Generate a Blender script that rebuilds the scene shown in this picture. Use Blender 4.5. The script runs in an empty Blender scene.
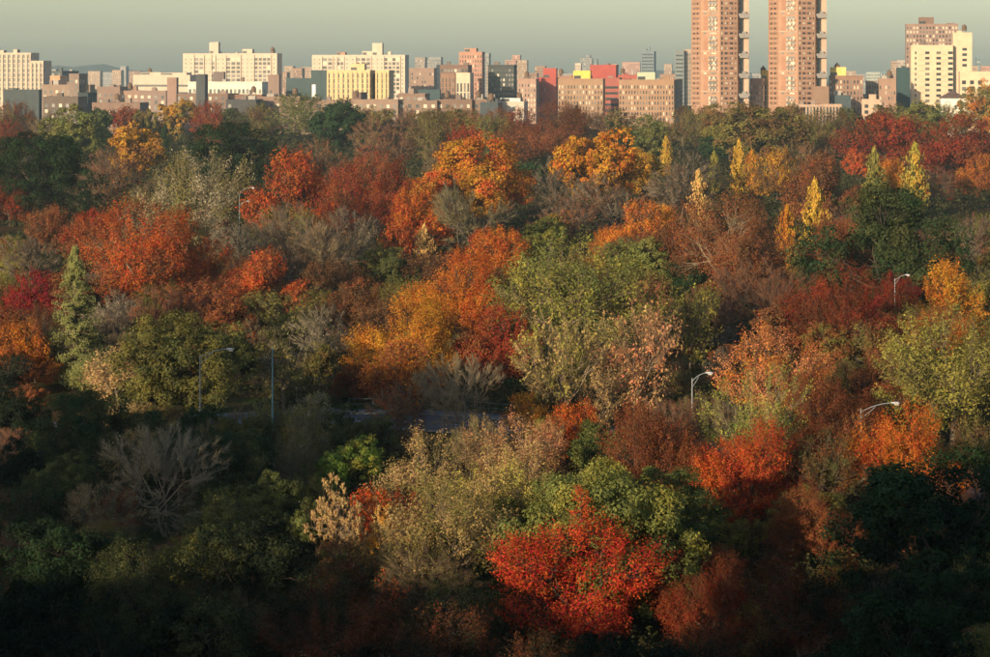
import bpy, math, random
import numpy as np

R = math.radians
# ------------------------------------------------------------------ camera, sky, sun, exposure
F, HZ, CAMH = 2100.0, 68.0, 34.0          # focal length in photo pixels, horizon row, eye height (m)
PW, PH = 990.0, 657.0
SUN_AZ, SUN_EL = 33.0, 12.5               # sun behind the viewer, to the left, low
sc = bpy.context.scene
col = sc.collection
cam_d = bpy.data.cameras.new('camera'); cam = bpy.data.objects.new('camera', cam_d); col.objects.link(cam)
cam.location = (0, 0, CAMH); cam.rotation_euler = (R(90), 0, 0)
cam_d.sensor_width = 36.0; cam_d.lens = 36.0 * F / PW
cam_d.shift_y = -(PH / 2 - HZ) / PW
cam_d.clip_start = 0.5; cam_d.clip_end = 20000
sc.camera = cam
world = bpy.data.worlds.new('World'); sc.world = world; world.use_nodes = True
wn = world.node_tree; wn.nodes.clear()
sky = wn.nodes.new('ShaderNodeTexSky'); sky.sky_type = 'NISHITA'; sky.sun_disc = False
sky.sun_elevation = R(SUN_EL); sky.sun_rotation = R(180 + SUN_AZ)
sky.altitude = 50; sky.air_density = 1.0; sky.dust_density = 1.5; sky.ozone_density = 1.0
tint = wn.nodes.new('ShaderNodeMix'); tint.data_type = 'RGBA'; tint.blend_type = 'MULTIPLY'
tint.inputs[0].default_value = 1.0; tint.inputs[7].default_value = (0.88, 0.945, 1.06, 1)
bg = wn.nodes.new('ShaderNodeBackground'); bg.inputs['Strength'].default_value = 0.135
wo = wn.nodes.new('ShaderNodeOutputWorld')
wn.links.new(sky.outputs[0], tint.inputs[6]); wn.links.new(tint.outputs[2], bg.inputs[0]); wn.links.new(bg.outputs[0], wo.inputs[0])
sun_d = bpy.data.lights.new('sun', 'SUN'); sun_d.energy = 5.0; sun_d.angle = R(0.5); sun_d.color = (1.0, 0.80, 0.55)
sun = bpy.data.objects.new('sun', sun_d); col.objects.link(sun); sun.location = (-60, -120, 150)
sun.rotation_euler = (R(90 - SUN_EL), 0, R(-SUN_AZ))
sc.view_settings.view_transform = 'Standard'; sc.view_settings.look = 'None'
sc.view_settings.exposure = 0.38; sc.view_settings.gamma = 1.0; sc.view_settings.use_curve_mapping = False
cy = sc.cycles
cy.max_bounces = 3; cy.diffuse_bounces = 1; cy.glossy_bounces = 1; cy.transmission_bounces = 2
cy.transparent_max_bounces = 4; cy.volume_bounces = 0; cy.use_denoising = True; cy.use_adaptive_sampling = True
cy.adaptive_threshold = 0.02; cy.caustics_reflective = False; cy.caustics_refractive = False

def at(px, py, Y):
    """photo pixel + distance -> world point"""
    return ((px - PW / 2) / F * Y, Y, CAMH - (py - HZ) / F * Y)

# ------------------------------------------------------------------ helpers
def tag(o, label=None, cat=None, group=None, kind=None):
    if label: o['label'] = label
    if cat: o['category'] = cat
    if group: o['group'] = group
    if kind: o['kind'] = kind
    return o

def empty(name, loc, rz=0.0):
    o = bpy.data.objects.new(name, None); col.objects.link(o)
    o.location = loc; o.rotation_euler = (0, 0, rz); o.empty_display_size = 0.3
    return o

def link(name, me, parent=None):
    o = bpy.data.objects.new(name, me); col.objects.link(o); o.parent = parent
    return o

def np_mesh(name, V, faces, mats=(), attr=None, mi=None):
    """V (n,3); faces: list of int arrays (m,k) ; attr: per-vertex float"""
    me = bpy.data.meshes.new(name)
    V = np.asarray(V, dtype=np.float32)
    loops = np.concatenate([f.reshape(-1) for f in faces]).astype(np.int32)
    tot = np.concatenate([np.full(len(f), f.shape[1], dtype=np.int32) for f in faces])
    st = np.concatenate([[0], np.cumsum(tot)[:-1]]).astype(np.int32)
    me.vertices.add(len(V)); me.vertices.foreach_set('co', V.reshape(-1))
    me.loops.add(len(loops)); me.loops.foreach_set('vertex_index', loops)
    me.polygons.add(len(tot)); me.polygons.foreach_set('loop_start', st); me.polygons.foreach_set('loop_total', tot)
    if mi is not None: me.polygons.foreach_set('material_index', np.asarray(mi, dtype=np.int32))
    if attr is not None:
        a = me.attributes.new('var', 'FLOAT', 'POINT'); a.data.foreach_set('value', np.asarray(attr, dtype=np.float32))
    for m in mats: me.materials.append(m)
    me.update(calc_edges=True)
    return me

class MB:
    """collects boxes and polygons into one mesh"""
    def __init__(s): s.v = []; s.f = []; s.m = []
    def quad(s, pts, m=0):
        b = len(s.v); s.v += [tuple(p) for p in pts]; s.f.append(tuple(range(b, b + len(pts)))); s.m.append(m)
    def box(s, x0, x1, y0, y1, z0, z1, m=0):
        b = len(s.v)
        s.v += [(x0, y0, z0), (x1, y0, z0), (x1, y1, z0), (x0, y1, z0), (x0, y0, z1), (x1, y0, z1), (x1, y1, z1), (x0, y1, z1)]
        for f in ((0, 3, 2, 1), (4, 5, 6, 7), (0, 1, 5, 4), (1, 2, 6, 5), (2, 3, 7, 6), (3, 0, 4, 7)):
            s.f.append(tuple(b + i for i in f)); s.m.append(m)
    def obox(s, o, ex, ey, u0, u1, d0, d1, z0, z1, m=0):
        """box in a rotated frame: o + u*ex + d*ey"""
        b = len(s.v)
        for z in (z0, z1):
            for (u, d) in ((u0, d0), (u1, d0), (u1, d1), (u0, d1)):
                s.v.append((o[0] + u * ex[0] + d * ey[0], o[1] + u * ex[1] + d * ey[1], z))
        for f in ((0, 3, 2, 1), (4, 5, 6, 7), (0, 1, 5, 4), (1, 2, 6, 5), (2, 3, 7, 6), (3, 0, 4, 7)):
            s.f.append(tuple(b + i for i in f)); s.m.append(m)
    def prism(s, poly, z0, z1, m=0, taper=1.0, cx=0, cy_=0):
        n = len(poly); b = len(s.v)
        s.v += [(x, y, z0) for x, y in poly] + [(cx + (x - cx) * taper, cy_ + (y - cy_) * taper, z1) for x, y in poly]
        for i in range(n):
            j = (i + 1) % n; s.f.append((b + i, b + j, b + n + j, b + n + i)); s.m.append(m)
        s.f.append(tuple(b + n + i for i in range(n))); s.m.append(m)
        s.f.append(tuple(b + i for i in reversed(range(n)))); s.m.append(m)
    def tube(s, pts, rad, n=8, m=0):
        rings = []
        for i, p in enumerate(pts):
            p = np.array(p, float)
            d = np.array(pts[min(i + 1, len(pts) - 1)], float) - np.array(pts[max(i - 1, 0)], float)
            d /= np.linalg.norm(d) + 1e-9
            a = np.cross(d, (0, 1, 0) if abs(d[1]) < 0.9 else (1, 0, 0)); a /= np.linalg.norm(a); c = np.cross(d, a)
            r = rad[i] if hasattr(rad, '__len__') else rad
            rings.append([tuple(p + r * (math.cos(2 * math.pi * k / n) * a + math.sin(2 * math.pi * k / n) * c)) for k in range(n)])
        b = len(s.v)
        for r_ in rings: s.v += r_
        for i in range(len(rings) - 1):
            for k in range(n):
                k2 = (k + 1) % n
                s.f.append((b + i * n + k, b + i * n + k2, b + (i + 1) * n + k2, b + (i + 1) * n + k)); s.m.append(m)
        s.f.append(tuple(b + k for k in reversed(range(n)))); s.m.append(m)
        e = b + (len(rings) - 1) * n
        s.f.append(tuple(e + k for k in range(n))); s.m.append(m)
    def mesh(s, name, mats):
        me = bpy.data.meshes.new(name); me.from_pydata(s.v, [], s.f)
        for m in mats: me.materials.append(m)
        me.polygons.foreach_set('material_index', s.m); me.update()
        return me
    def build(s, name, mats, parent=None):
        if not isinstance(mats, (list, tuple)): mats = [mats]
        return link(name, s.mesh(name, mats), parent)

# ------------------------------------------------------------------ materials
def new_mat(name):
    m = bpy.data.materials.new(name); m.use_nodes = True; nt = m.node_tree; nt.nodes.clear()
    out = nt.nodes.new('ShaderNodeOutputMaterial')
    return m, nt, out

def surf(name, rgb, rough=0.8, var=0.18, scale=0.15, metal=0.0, fine=0.0, bump=0.0):
    m, nt, out = new_mat(name); N = nt.nodes.new; L = nt.links.new
    p = N('ShaderNodeBsdfPrincipled'); p.inputs['Roughness'].default_value = rough; p.inputs['Metallic'].default_value = metal
    tc = N('ShaderNodeTexCoord'); nz = N('ShaderNodeTexNoise'); nz.inputs['Scale'].default_value = scale; nz.inputs['Detail'].default_value = 6
    mp = N('ShaderNodeMapRange'); mp.inputs['To Min'].default_value = 1 - var; mp.inputs['To Max'].default_value = 1 + var
    mp.inputs['From Min'].default_value = 0.3; mp.inputs['From Max'].default_value = 0.7
    mx = N('ShaderNodeMix'); mx.data_type = 'RGBA'; mx.blend_type = 'MULTIPLY'; mx.inputs[0].default_value = 1
    mx.inputs[6].default_value = (*rgb, 1)
    L(tc.outputs['Object'], nz.inputs['Vector']); L(nz.outputs[0], mp.inputs[0]); L(mp.outputs[0], mx.inputs[7])
    L(mx.outputs[2], p.inputs['Base Color']); L(p.outputs[0], out.inputs[0])
    if bump:
        b = N('ShaderNodeBump'); b.inputs['Strength'].default_value = bump; n2 = N('ShaderNodeTexNoise')
        n2.inputs['Scale'].default_value = scale * 12; L(tc.outputs['Object'], n2.inputs['Vector'])
        L(n2.outputs[0], b.inputs['Height']); L(b.outputs[0], p.inputs['Normal'])
    return m

def foliage_mat(name, trans=0.35, twig=False):
    """leaf colour = object colour, mixed clump by clump with the object's second tone"""
    m, nt, out = new_mat(name); N = nt.nodes.new; L = nt.links.new
    oi = N('ShaderNodeObjectInfo'); at_ = N('ShaderNodeAttribute'); at_.attribute_name = 'var'
    t2 = N('ShaderNodeAttribute'); t2.attribute_type = 'OBJECT'; t2.attribute_name = 'tone'
    tc = N('ShaderNodeTexCoord'); nz = N('ShaderNodeTexNoise'); nz.inputs['Scale'].default_value = 3.2; nz.inputs['Detail'].default_value = 3
    add = N('ShaderNodeVectorMath'); add.operation = 'ADD'
    L(tc.outputs['Object'], add.inputs[0]); L(oi.outputs['Random'], add.inputs[1]); L(add.outputs[0], nz.inputs['Vector'])
    mr = N('ShaderNodeMapRange'); mr.inputs['From Min'].default_value = 0.42; mr.inputs['From Max'].default_value = 0.62
    L(nz.outputs[0], mr.inputs[0])
    mx = N('ShaderNodeMix'); mx.data_type = 'RGBA'
    L(mr.outputs[0], mx.inputs[0]); L(oi.outputs['Color'], mx.inputs[6]); L(t2.outputs['Color'], mx.inputs[7])
    hs = N('ShaderNodeHueSaturation')
    h_ = N('ShaderNodeMapRange'); h_.inputs['To Min'].default_value = 0.475; h_.inputs['To Max'].default_value = 0.525
    v_ = N('ShaderNodeMapRange'); v_.inputs['To Min'].default_value = 0.62; v_.inputs['To Max'].default_value = 1.38
    fr = N('ShaderNodeMath'); fr.operation = 'MULTIPLY'; fr.inputs[1].default_value = 7.31
    fc = N('ShaderNodeMath'); fc.operation = 'FRACT'
    L(at_.outputs['Fac'], fr.inputs[0]); L(fr.outputs[0], fc.inputs[0])
    L(fc.outputs[0], h_.inputs[0]); L(at_.outputs['Fac'], v_.inputs[0])
    L(h_.outputs[0], hs.inputs['Hue']); L(v_.outputs[0], hs.inputs['Value']); L(mx.outputs[2], hs.inputs['Color'])
    d = N('ShaderNodeBsdfDiffuse'); L(hs.outputs[0], d.inputs[0])
    if trans > 0:
        t = N('ShaderNodeBsdfTranslucent'); L(hs.outputs[0], t.inputs[0])
        ms = N('ShaderNodeMixShader'); ms.inputs[0].default_value = trans
        L(d.outputs[0], ms.inputs[1]); L(t.outputs[0], ms.inputs[2]); L(ms.outputs[0], out.inputs[0])
    else:
        L(d.outputs[0], out.inputs[0])
    return m

M_LEAF = foliage_mat('autumn_leaf', 0.22)
M_TWIG = foliage_mat('fine_twig', 0.0)
def bark_mat():
    m, nt, out = new_mat('bark'); N = nt.nodes.new; L = nt.links.new
    oi = N('ShaderNodeObjectInfo'); tc = N('ShaderNodeTexCoord'); nz = N('ShaderNodeTexNoise')
    nz.inputs['Scale'].default_value = 14; nz.inputs['Detail'].default_value = 5
    mp = N('ShaderNodeMapRange'); mp.inputs['To Min'].default_value = 0.6; mp.inputs['To Max'].default_value = 1.35
    mx = N('ShaderNodeMix'); mx.data_type = 'RGBA'; mx.blend_type = 'MULTIPLY'; mx.inputs[0].default_value = 1
    d = N('ShaderNodeBsdfDiffuse')
    L(tc.outputs['Object'], nz.inputs['Vector']); L(nz.outputs[0], mp.inputs[0]); L(oi.outputs['Color'], mx.inputs[6]); L(mp.outputs[0], mx.inputs[7])
    L(mx.outputs[2], d.inputs[0]); L(d.outputs[0], out.inputs[0])
    return m
M_BARK = bark_mat()

def ground_mat():
    m, nt, out = new_mat('leaf_littered_ground'); N = nt.nodes.new; L = nt.links.new
    tc = N('ShaderNodeTexCoord'); n1 = N('ShaderNodeTexNoise'); n1.inputs['Scale'].default_value = 0.12; n1.inputs['Detail'].default_value = 8
    n2 = N('ShaderNodeTexNoise'); n2.inputs['Scale'].default_value = 2.5; n2.inputs['Detail'].default_value = 8
    r1 = N('ShaderNodeValToRGB'); r1.color_ramp.elements[0].color = (0.035, 0.05, 0.018, 1); r1.color_ramp.elements[1].color = (0.09, 0.055, 0.03, 1)
    r1.color_ramp.elements[0].position = 0.4; r1.color_ramp.elements[1].position = 0.6
    r2 = N('ShaderNodeValToRGB'); r2.color_ramp.elements[0].color = (0.5, 0.5, 0.5, 1); r2.color_ramp.elements[1].color = (1.4, 1.3, 1.1, 1)
    mx = N('ShaderNodeMix'); mx.data_type = 'RGBA'; mx.blend_type = 'MULTIPLY'; mx.inputs[0].default_value = 1
    d = N('ShaderNodeBsdfDiffuse')
    L(tc.outputs['Object'], n1.inputs['Vector']); L(tc.outputs['Object'], n2.inputs['Vector']); L(n1.outputs[0], r1.inputs[0]); L(n2.outputs[0], r2.inputs[0])
    L(r1.outputs[0], mx.inputs[6]); L(r2.outputs[0], mx.inputs[7]); L(mx.outputs[2], d.inputs[0]); L(d.outputs[0], out.inputs[0])
    return m
M_GROUND = ground_mat()
M_ASPH = surf('asphalt', (0.06, 0.065, 0.07), 0.85, 0.2, 0.6, bump=0.1)
M_KERB = surf('kerb_stone', (0.12, 0.12, 0.115), 0.8, 0.2, 0.8)
M_WHITE = surf('road_paint', (0.6, 0.6, 0.58), 0.7, 0.2, 2.0)
M_LAMP = surf('galvanised_steel', (0.27, 0.29, 0.285), 0.5, 0.12, 3.0, metal=0.3)
M_LHEAD = surf('pale_lamp_housing', (0.46, 0.48, 0.48), 0.45, 0.06, 3.0)
M_FENCE = surf('painted_fence', (0.05, 0.07, 0.07), 0.6, 0.2, 2.0)
M_GLASS = surf('window_glass', (0.025, 0.035, 0.04), 0.25, 0.4, 0.6)
M_BLIND = surf('window_blind', (0.55, 0.46, 0.33), 0.6, 0.3, 0.6)
M_DIM = surf('window_dim', (0.12, 0.11, 0.09), 0.4, 0.4, 0.6)
M_ROOF = surf('tar_roof', (0.10, 0.095, 0.09), 0.9, 0.3, 0.2)
M_TANK = surf('tank_timber', (0.14, 0.085, 0.05), 0.85, 0.25, 0.8)
WALLC = {}
def wall_mat(rgb):
    if rgb[0] < .5: rgb = tuple(c * .84 for c in rgb)
    k = tuple(round(c, 3) for c in rgb)
    if k not in WALLC: WALLC[k] = surf('masonry_%d' % len(WALLC), rgb, 0.85, 0.10, 0.25)
    return WALLC[k]

rng = np.random.default_rng(7)
rnd = random.Random(11)

# ------------------------------------------------------------------ the setting
g = MB(); g.quad([(-1700, -70, 0), (1700, -70, 0), (1700, 5500, 0), (-1700, 5500, 0)])
tag(g.build('ground', M_GROUND), kind='structure')

# ridge on the horizon
def ridge():
    xs = np.linspace(-1690, 1690, 90); V = []; Fq = []
    hs = [16 + 10 * math.sin(x * 0.004) + 6 * math.sin(x * 0.013 + 1) + 4 * math.sin(x * 0.05) + (16 if -1250 < x < -850 else 0) * math.sin((x + 1250) / 400 * math.pi) for x in xs]
    for x, h in zip(xs, hs): V += [(x, 5000, -0.5), (x, 5200, max(h, 6)), (x, 5490, -0.5)]
    for i in range(len(xs) - 1):
        a = i * 3; Fq += [(a, a + 3, a + 4, a + 1), (a + 1, a + 4, a + 5, a + 2)]
    me = np_mesh('hills', V, [np.array(Fq)], [surf('far_wooded_ridge', (0.06, 0.075, 0.045), 0.95, 0.3, 0.02)])
    tag(link('hills', me), kind='structure')
ridge()

# park drive: a ribbon of asphalt with kerbs, passing the lamps
ROAD = [(-120, 172), (-80, 183), (-45, 193), (-20, 201), (-6, 201), (8, 192), (22, 178), (36, 164), (56, 150), (90, 138)]
def smooth(pts, n=8):
    P = np.array(pts, float); out = []
    for i in range(len(P) - 1):
        p0, p1, p2, p3 = P[max(i - 1, 0)], P[i], P[i + 1], P[min(i + 2, len(P) - 1)]
        for t in np.linspace(0, 1, n, endpoint=False):
            out.append(0.5 * ((2 * p1) + (-p0 + p2) * t + (2 * p0 - 5 * p1 + 4 * p2 - p3) * t * t + (-p0 + 3 * p1 - 3 * p2 + p3) * t ** 3))
    out.append(P[-1]); return np.array(out)
RC = smooth(ROAD)
def ribbon(name, c, o0, o1, z0, z1, mat):
    d = np.gradient(c, axis=0); d /= np.linalg.norm(d, axis=1)[:, None]; nrm = np.stack([-d[:, 1], d[:, 0]], 1)
    a = c + nrm * o0; b = c + nrm * o1; n = len(c); V = []; Fq = []
    for i in range(n):
        V += [(*a[i], z0), (*a[i], z1), (*b[i], z1), (*b[i], z0)]
    for i in range(n - 1):
        k = i * 4
        for j in range(3): Fq.append((k + j, k + j + 1, k + 4 + j + 1, k + 4 + j))
    return link(name, np_mesh(name, V, [np.array(Fq)], [mat]))
tag(ribbon('road', RC, -4.2, 4.2, -0.02, 0.006, M_ASPH), kind='structure')
tag(ribbon('kerb', RC, 4.2, 4.45, -0.02, 0.14, M_KERB), kind='structure')
tag(ribbon('kerb', RC, -4.45, -4.2, -0.02, 0.14, M_KERB), kind='structure')
tag(ribbon('footpath', RC, 4.45, 6.6, -0.02, 0.12, surf('path_asphalt', (0.09, 0.09, 0.088), 0.9, 0.2, 0.5)), kind='structure')
lm = MB()
dd = np.gradient(RC, axis=0); dd /= np.linalg.norm(dd, axis=1)[:, None]
for i in range(0, len(RC) - 1, 3):
    c0, c1 = RC[i], RC[i] * 0.4 + RC[min(i + 1, len(RC) - 1)] * 0.6; n_ = np.array([-dd[i][1], dd[i][0]])
    lm.quad([(*(c0 - n_ * .07), .0105), (*(c1 - n_ * .07), .0105), (*(c1 + n_ * .07), .0105), (*(c0 + n_ * .07), .0105)])
tag(lm.build('lane_marking', M_WHITE), kind='structure')

# ------------------------------------------------------------------ buildings behind the viewer (they shade the near trees)
def apartment_behind(x0, x1, ztop, label, rgb):
    t = empty('apartment_block', ((x0 + x1) / 2, -25, 0)); w = (x1 - x0) / 2
    tag(t, label, 'building', 'apartment blocks along the park side')
    b = MB(); b.box(-w + .02, w - .02, -18, 0, -0.3, ztop); b.build('wall', wall_mat(rgb), t)
    g_ = MB(); nf = int(ztop / 3.2); nc = max(2, int(2 * w / 3.6))
    for f in range(nf):
        for c in range(nc):
            x = -w + (c + .5) * 2 * w / nc; g_.box(x - .6, x + .6, -.02, .06, 1.0 + f * 3.2, 2.6 + f * 3.2)
    tag(g_.build('glazing', M_GLASS, t), kind='stuff')
def zroof(S): return 8 + (S + 25) / math.cos(R(SUN_AZ)) * math.tan(R(SUN_EL))
TA = math.tan(R(SUN_AZ))
SHADE = [(-260, -146, 154), (-146, -130, 192), (-130, -119, 146), (-119, -87, 108), (-87, -78, 108), (-78, -64, 86), (-64, 120, 136)]  # roof heights shaped for the shade; tallest slot added to darken the road
for i, (u0, u1, S) in enumerate(SHADE):
    apartment_behind(u0 - 25 * TA, u1 - 25 * TA, zroof(S),
        ['long limestone apartment block facing the park', 'unseen limestone tower added to shade the road, tallest of the blocks', 'limestone wing one step lower beside the tallest tower',
         'brick apartment block of middle height facing the park', 'narrow brick house squeezed beside the lowest block', 'lowest brick block between two taller park side blocks',
         'wide tan brick apartment block facing the park'][i], [(0.4, 0.36, 0.3), (0.4, 0.36, 0.3), (0.4, 0.36, 0.3), (0.3, 0.16, 0.11), (0.25, 0.14, 0.1), (0.28, 0.15, 0.1), (0.36, 0.27, 0.19)][i])

# ------------------------------------------------------------------ city skyline
TH = R(9.0)
EX = (math.cos(TH), -math.sin(TH)); EY = (math.sin(TH), math.cos(TH))
def px2x(px): return (px - PW / 2) / F
BAYP = []
BANCH = []        # label anchors

def building(x0, x1, ytop, D, rgb, label, side=None, depth=14.0, style='grid', name='apartment_building', group=None,
             cols=None, fh=3.0, pent=(), tanks=(), dens=1.0, pale=0.2, ww=0.42, piers=None, parapet=True, dark_rows=None, anchor=None, bays=None):
    """x0..x1: photo columns of the front wall at distance D; side: photo columns of the right-hand wall"""
    X0 = px2x(x0) * D; k = px2x(x1)
    W = (k * D - X0) / (EX[0] - k * EX[1])
    if side: depth = max(3.0, side / F * D / abs(EY[0] - k * EY[1] + 1e-6)) if (EY[0] - k * EY[1]) > 0.01 else 14.0
    depth = min(depth, 70)
    H = CAMH - (ytop - HZ) / F * D
    t = empty(name, (X0 + EX[0] * W / 2, D + EX[1] * W / 2, 0), -TH)
    tag(t, label, 'building', group or 'city buildings beyond the park')
    if D < 1160 and style != 'none' and rgb[0] < .45:
        q_ = random.Random(int(x0 * 7 + x1)).uniform(.62, 1.0); rgb = tuple(c * q_ for c in rgb)
    wm = wall_mat(rgb); w = W / 2
    b = MB(); b.box(-w, w, 0, depth, -0.3, H); b.build('wall', wm, t)
    r = MB(); r.box(-w + .4, w - .4, .4, depth - .4, H + .002, H + .05); 
    if parapet:
        for (a0, a1, d0, d1) in ((-w, w, -.12, .28), (-w, w, depth - .28, depth + .12), (-w - .12, -w + .28, .28, depth - .28), (w - .28, w + .12, .28, depth - .28)):
            r.box(a0, a1, d0, d1, H + .003, H + .9, 1)
    roof = r.build('roof', [M_ROOF, wm], t)
    nf = max(1, int((H - 1.0) / fh)); z0 = 1.2
    g_ = MB()
    nc = cols or max(2, int(W / 3.4)); cw = W / nc
    lr = random.Random(int(x0 * 13 + ytop * 7))
    def mat_(): 
        q = lr.random(); return 1 if q < pale else (2 if q < pale + .25 else 0)
    zvis = CAMH - (112 - HZ) / F * D - 4          # nothing below the tree line can be seen
    if bays:                                                  # columns of wide loggias between plain piers
        for f in range(nf):
            z = z0 + f * fh
            if z + fh < zvis: continue
            for (b0, b1) in bays:
                u0 = (b0 - x0) / (x1 - x0) * W - w; u1 = (b1 - x0) / (x1 - x0) * W - w; k_ = max(1, round((u1 - u0) / 3.3)); q = (u1 - u0) / k_
                for c in range(k_): g_.box(u0 + (c + .12) * q, u0 + (c + .88) * q, -.05, .05, z + .25, z + fh * .78, 2 if lr.random() < .35 else 0 if lr.random() < .8 else 1)
            edges = [x0] + [e for b_ in bays for e in b_] + [x1]
            for b0, b1 in zip(edges[::2], edges[1::2]):
                if b1 - b0 < 3: continue
                u0 = (b0 - x0) / (x1 - x0) * W - w; u1 = (b1 - x0) / (x1 - x0) * W - w; k_ = max(1, round((u1 - u0) / 3.6)); q = (u1 - u0) / k_
                for c in range(k_): g_.box(u0 + (c + .38) * q, u0 + (c + .62) * q, -.05, .05, z + .7, z + 1.7, 2)
        for (b0, b1) in bays: 
            u0 = (b0 - x0) / (x1 - x0) * W - w; u1 = (b1 - x0) / (x1 - x0) * W - w
            for u in (u0, u1): BAYP.append((t, u, max(0, zvis), H - .3, wm))
    elif style in ('grid', 'wide', 'strip', 'band'):
        for f in range(nf):
            z = z0 + f * fh
            if z + fh < zvis: continue
            if style == 'band':
                g_.box(-w + .8, w - .8, -.05, .05, z + .3, z + 1.7, 0)
                continue
            for c in range(nc):
                if lr.random() > dens: continue
                x = -w + (c + .5) * cw; hw = cw * ww / 2
                if style == 'strip': g_.box(x - hw, x + hw, -.05, .05, z + .1, z + fh - .5, 2 if lr.random() < .25 else 0)
                else: g_.box(x - hw, x + hw, -.06, .05, z + .4, z + fh * .72, mat_())
            if depth > 6:
                for c in range(int(depth / 4.5)):
                    if lr.random() < .7: y = 2.2 + c * 4.5; g_.box(w - .05, w + .06, y - .6, y + .7, z + .4, z + fh * .7, 0)
    if g_.v: tag(g_.build('glazing', [M_GLASS, M_BLIND, M_DIM], t), kind='stuff')
    if piers:
        p = MB()
        for c in range(nc + 1):
            x = -w + c * cw; p.box(max(-w, x - piers / 2), min(w, x + piers / 2), -.55, -.002, max(0, zvis), H - .4)
        p.build('pier_row', wm, t)['kind'] = 'stuff'
    for (a0, a1, yt, c_) in pent:
        u0 = (a0 - x0) / (x1 - x0) * W - w; u1 = (a1 - x0) / (x1 - x0) * W - w
        hp = CAMH - (yt - HZ) / F * D
        p = MB(); p.box(u0, u1, 1.2, min(depth - 1, max(6, 1.2 + (u1 - u0) * .7)), H + .06, hp)
        p.box(u0 + .3, u0 + (u1 - u0) * .45, 1.1, 1.25, H + .8, min(H + 2.6, hp - .3), 1)
        p.build('penthouse', [wall_mat(c_ or rgb), M_GLASS], roof)
    for (a0, yt) in tanks:
        u = (a0 - x0) / (x1 - x0) * W - w; hp = CAMH - (yt - HZ) / F * D
        p = MB(); ring = [(u + 1.5 * math.cos(a), 3 + 1.5 * math.sin(a)) for a in np.linspace(0, 2 * math.pi, 10, endpoint=False)]
        zb = H + (hp - H) * .35
        for (ax, ay) in ((-1, -1), (1, -1), (1, 1), (-1, 1)): p.box(u + ax - .12, u + ax + .12, 3 + ay - .12, 3 + ay + .12, H + .06, zb - .002)
        p.prism(ring, zb, zb + (hp - zb) * .7); p.prism(ring, zb + (hp - zb) * .7 + .002, hp, taper=0.06, cx=u, cy_=3)
        p.build('water_tank', M_TANK, roof)
    if parapet and D < 1550 and W > 9 and depth > 5:
        for _ in range(lr.randint(1, 3)):                       # stair heads, vents and a tank or two
            u = lr.uniform(-w + 2.2, w - 2.2); a_ = lr.uniform(.8, 2.0); y_ = lr.uniform(2.5, max(2.6, depth - 2.5)); hh = lr.uniform(1.6, 3.4)
            p = MB(); p.box(u - a_, u + a_, y_ - 1.2, y_ + 1.2, H + .06, H + hh); p.box(u - a_ - .1, u + a_ + .1, y_ - 1.3, y_ + 1.3, H + hh + .002, H + hh + .2)
            p.build('stair_head', wall_mat(lr.choice([rgb, (.3, .22, .17), (.2, .15, .12), (.4, .36, .3)])), roof)
        if lr.random() < .55:
            u = lr.uniform(-w + 2, w - 2); ring = [(u + 1.4 * math.cos(a), 4 + 1.4 * math.sin(a)) for a in np.linspace(0, 2 * math.pi, 10, endpoint=False)]; p = MB()
            for (ax, ay) in ((-1, -1), (1, -1), (1, 1), (-1, 1)): p.box(u + ax * .9 - .1, u + ax * .9 + .1, 4 + ay * .9 - .1, 4 + ay * .9 + .1, H + .06, H + 2)
            p.prism(ring, H + 2.002, H + 4.6); p.prism(ring, H + 4.602, H + 5.7, taper=.06, cx=u, cy_=4); p.build('water_tank', M_TANK, roof)
    if anchor: BANCH.append(((x0 + x1) / 2, 112, anchor))
    return t

CREAM = (0.52, 0.40, 0.29); CREAM2 = (0.54, 0.43, 0.32); YCREAM = (0.60, 0.42, 0.21); BRICK = (0.33, 0.19, 0.12); TAN = (0.42, 0.28, 0.18)
RED = (0.42, 0.08, 0.06); GREY = (0.28, 0.27, 0.25); DARK = (0.05, 0.07, 0.07); PINK = (0.48, 0.25, 0.17); BROWN = (0.22, 0.13, 0.09); TEAL = (0.16, 0.22, 0.22)

# --- left part
building(-12, 31, 54, 1350, CREAM, 'cream office building with tall vertical window strips and stepped top', style='strip', cols=9, ww=.38, piers=1.4, pent=((-8, 3, 50, None),), anchor='the cream office block with vertical strips')
building(31, 43.5, 62, 1345, CREAM, 'lower cream wing joined to the office building with vertical strips', style='strip', cols=3, ww=.38, piers=1.4)
building(44, 62, 72, 1500, (0.10, 0.11, 0.11), 'block coloured dark for its shade behind the small orange rooftop house', style='grid', dens=.5, side=17, pale=.05)  # dark wall colour stands in for the shade on this block
building(50, 60, 77, 1300, (0.55, 0.28, 0.16), 'small orange brick block before the dark block', fh=3.4, dens=.4)
building(3, 39, 91, 1120, (0.06, 0.075, 0.075), 'low dark slate building with windowless front below the cream office block', style='none', side=3, pent=((8, 16, 88, None),))
building(42, 90, 86, 1200, (0.30, 0.21, 0.15), 'brown brick tenement row with pale lit windows', pale=.22, side=5)
building(69, 79, 75, 1190, (0.25, 0.18, 0.14), 'narrow brown tower rising out of the tenement row', dens=.6)
building(43, 78, 98, 1100, (0.22, 0.16, 0.12), 'low brown brick row standing just above the treetops', pale=.3)
building(78, 88, 94, 1130, DARK, 'small dark cube building between low brown rows', style='grid', dens=.3, pale=.05)
building(92, 140, 104, 1090, (0.30, 0.19, 0.14), 'low brick row house terrace behind the green treetops', pale=.22)
building(97, 120, 88, 1280, (0.26, 0.17, 0.13), 'dusky brown flats with a flat roof above the terrace', pale=.2)
building(120, 139, 92, 1220, (0.34, 0.21, 0.15), 'rust brick flats with pale window blinds beside the chimney block', pale=.22)
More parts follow.
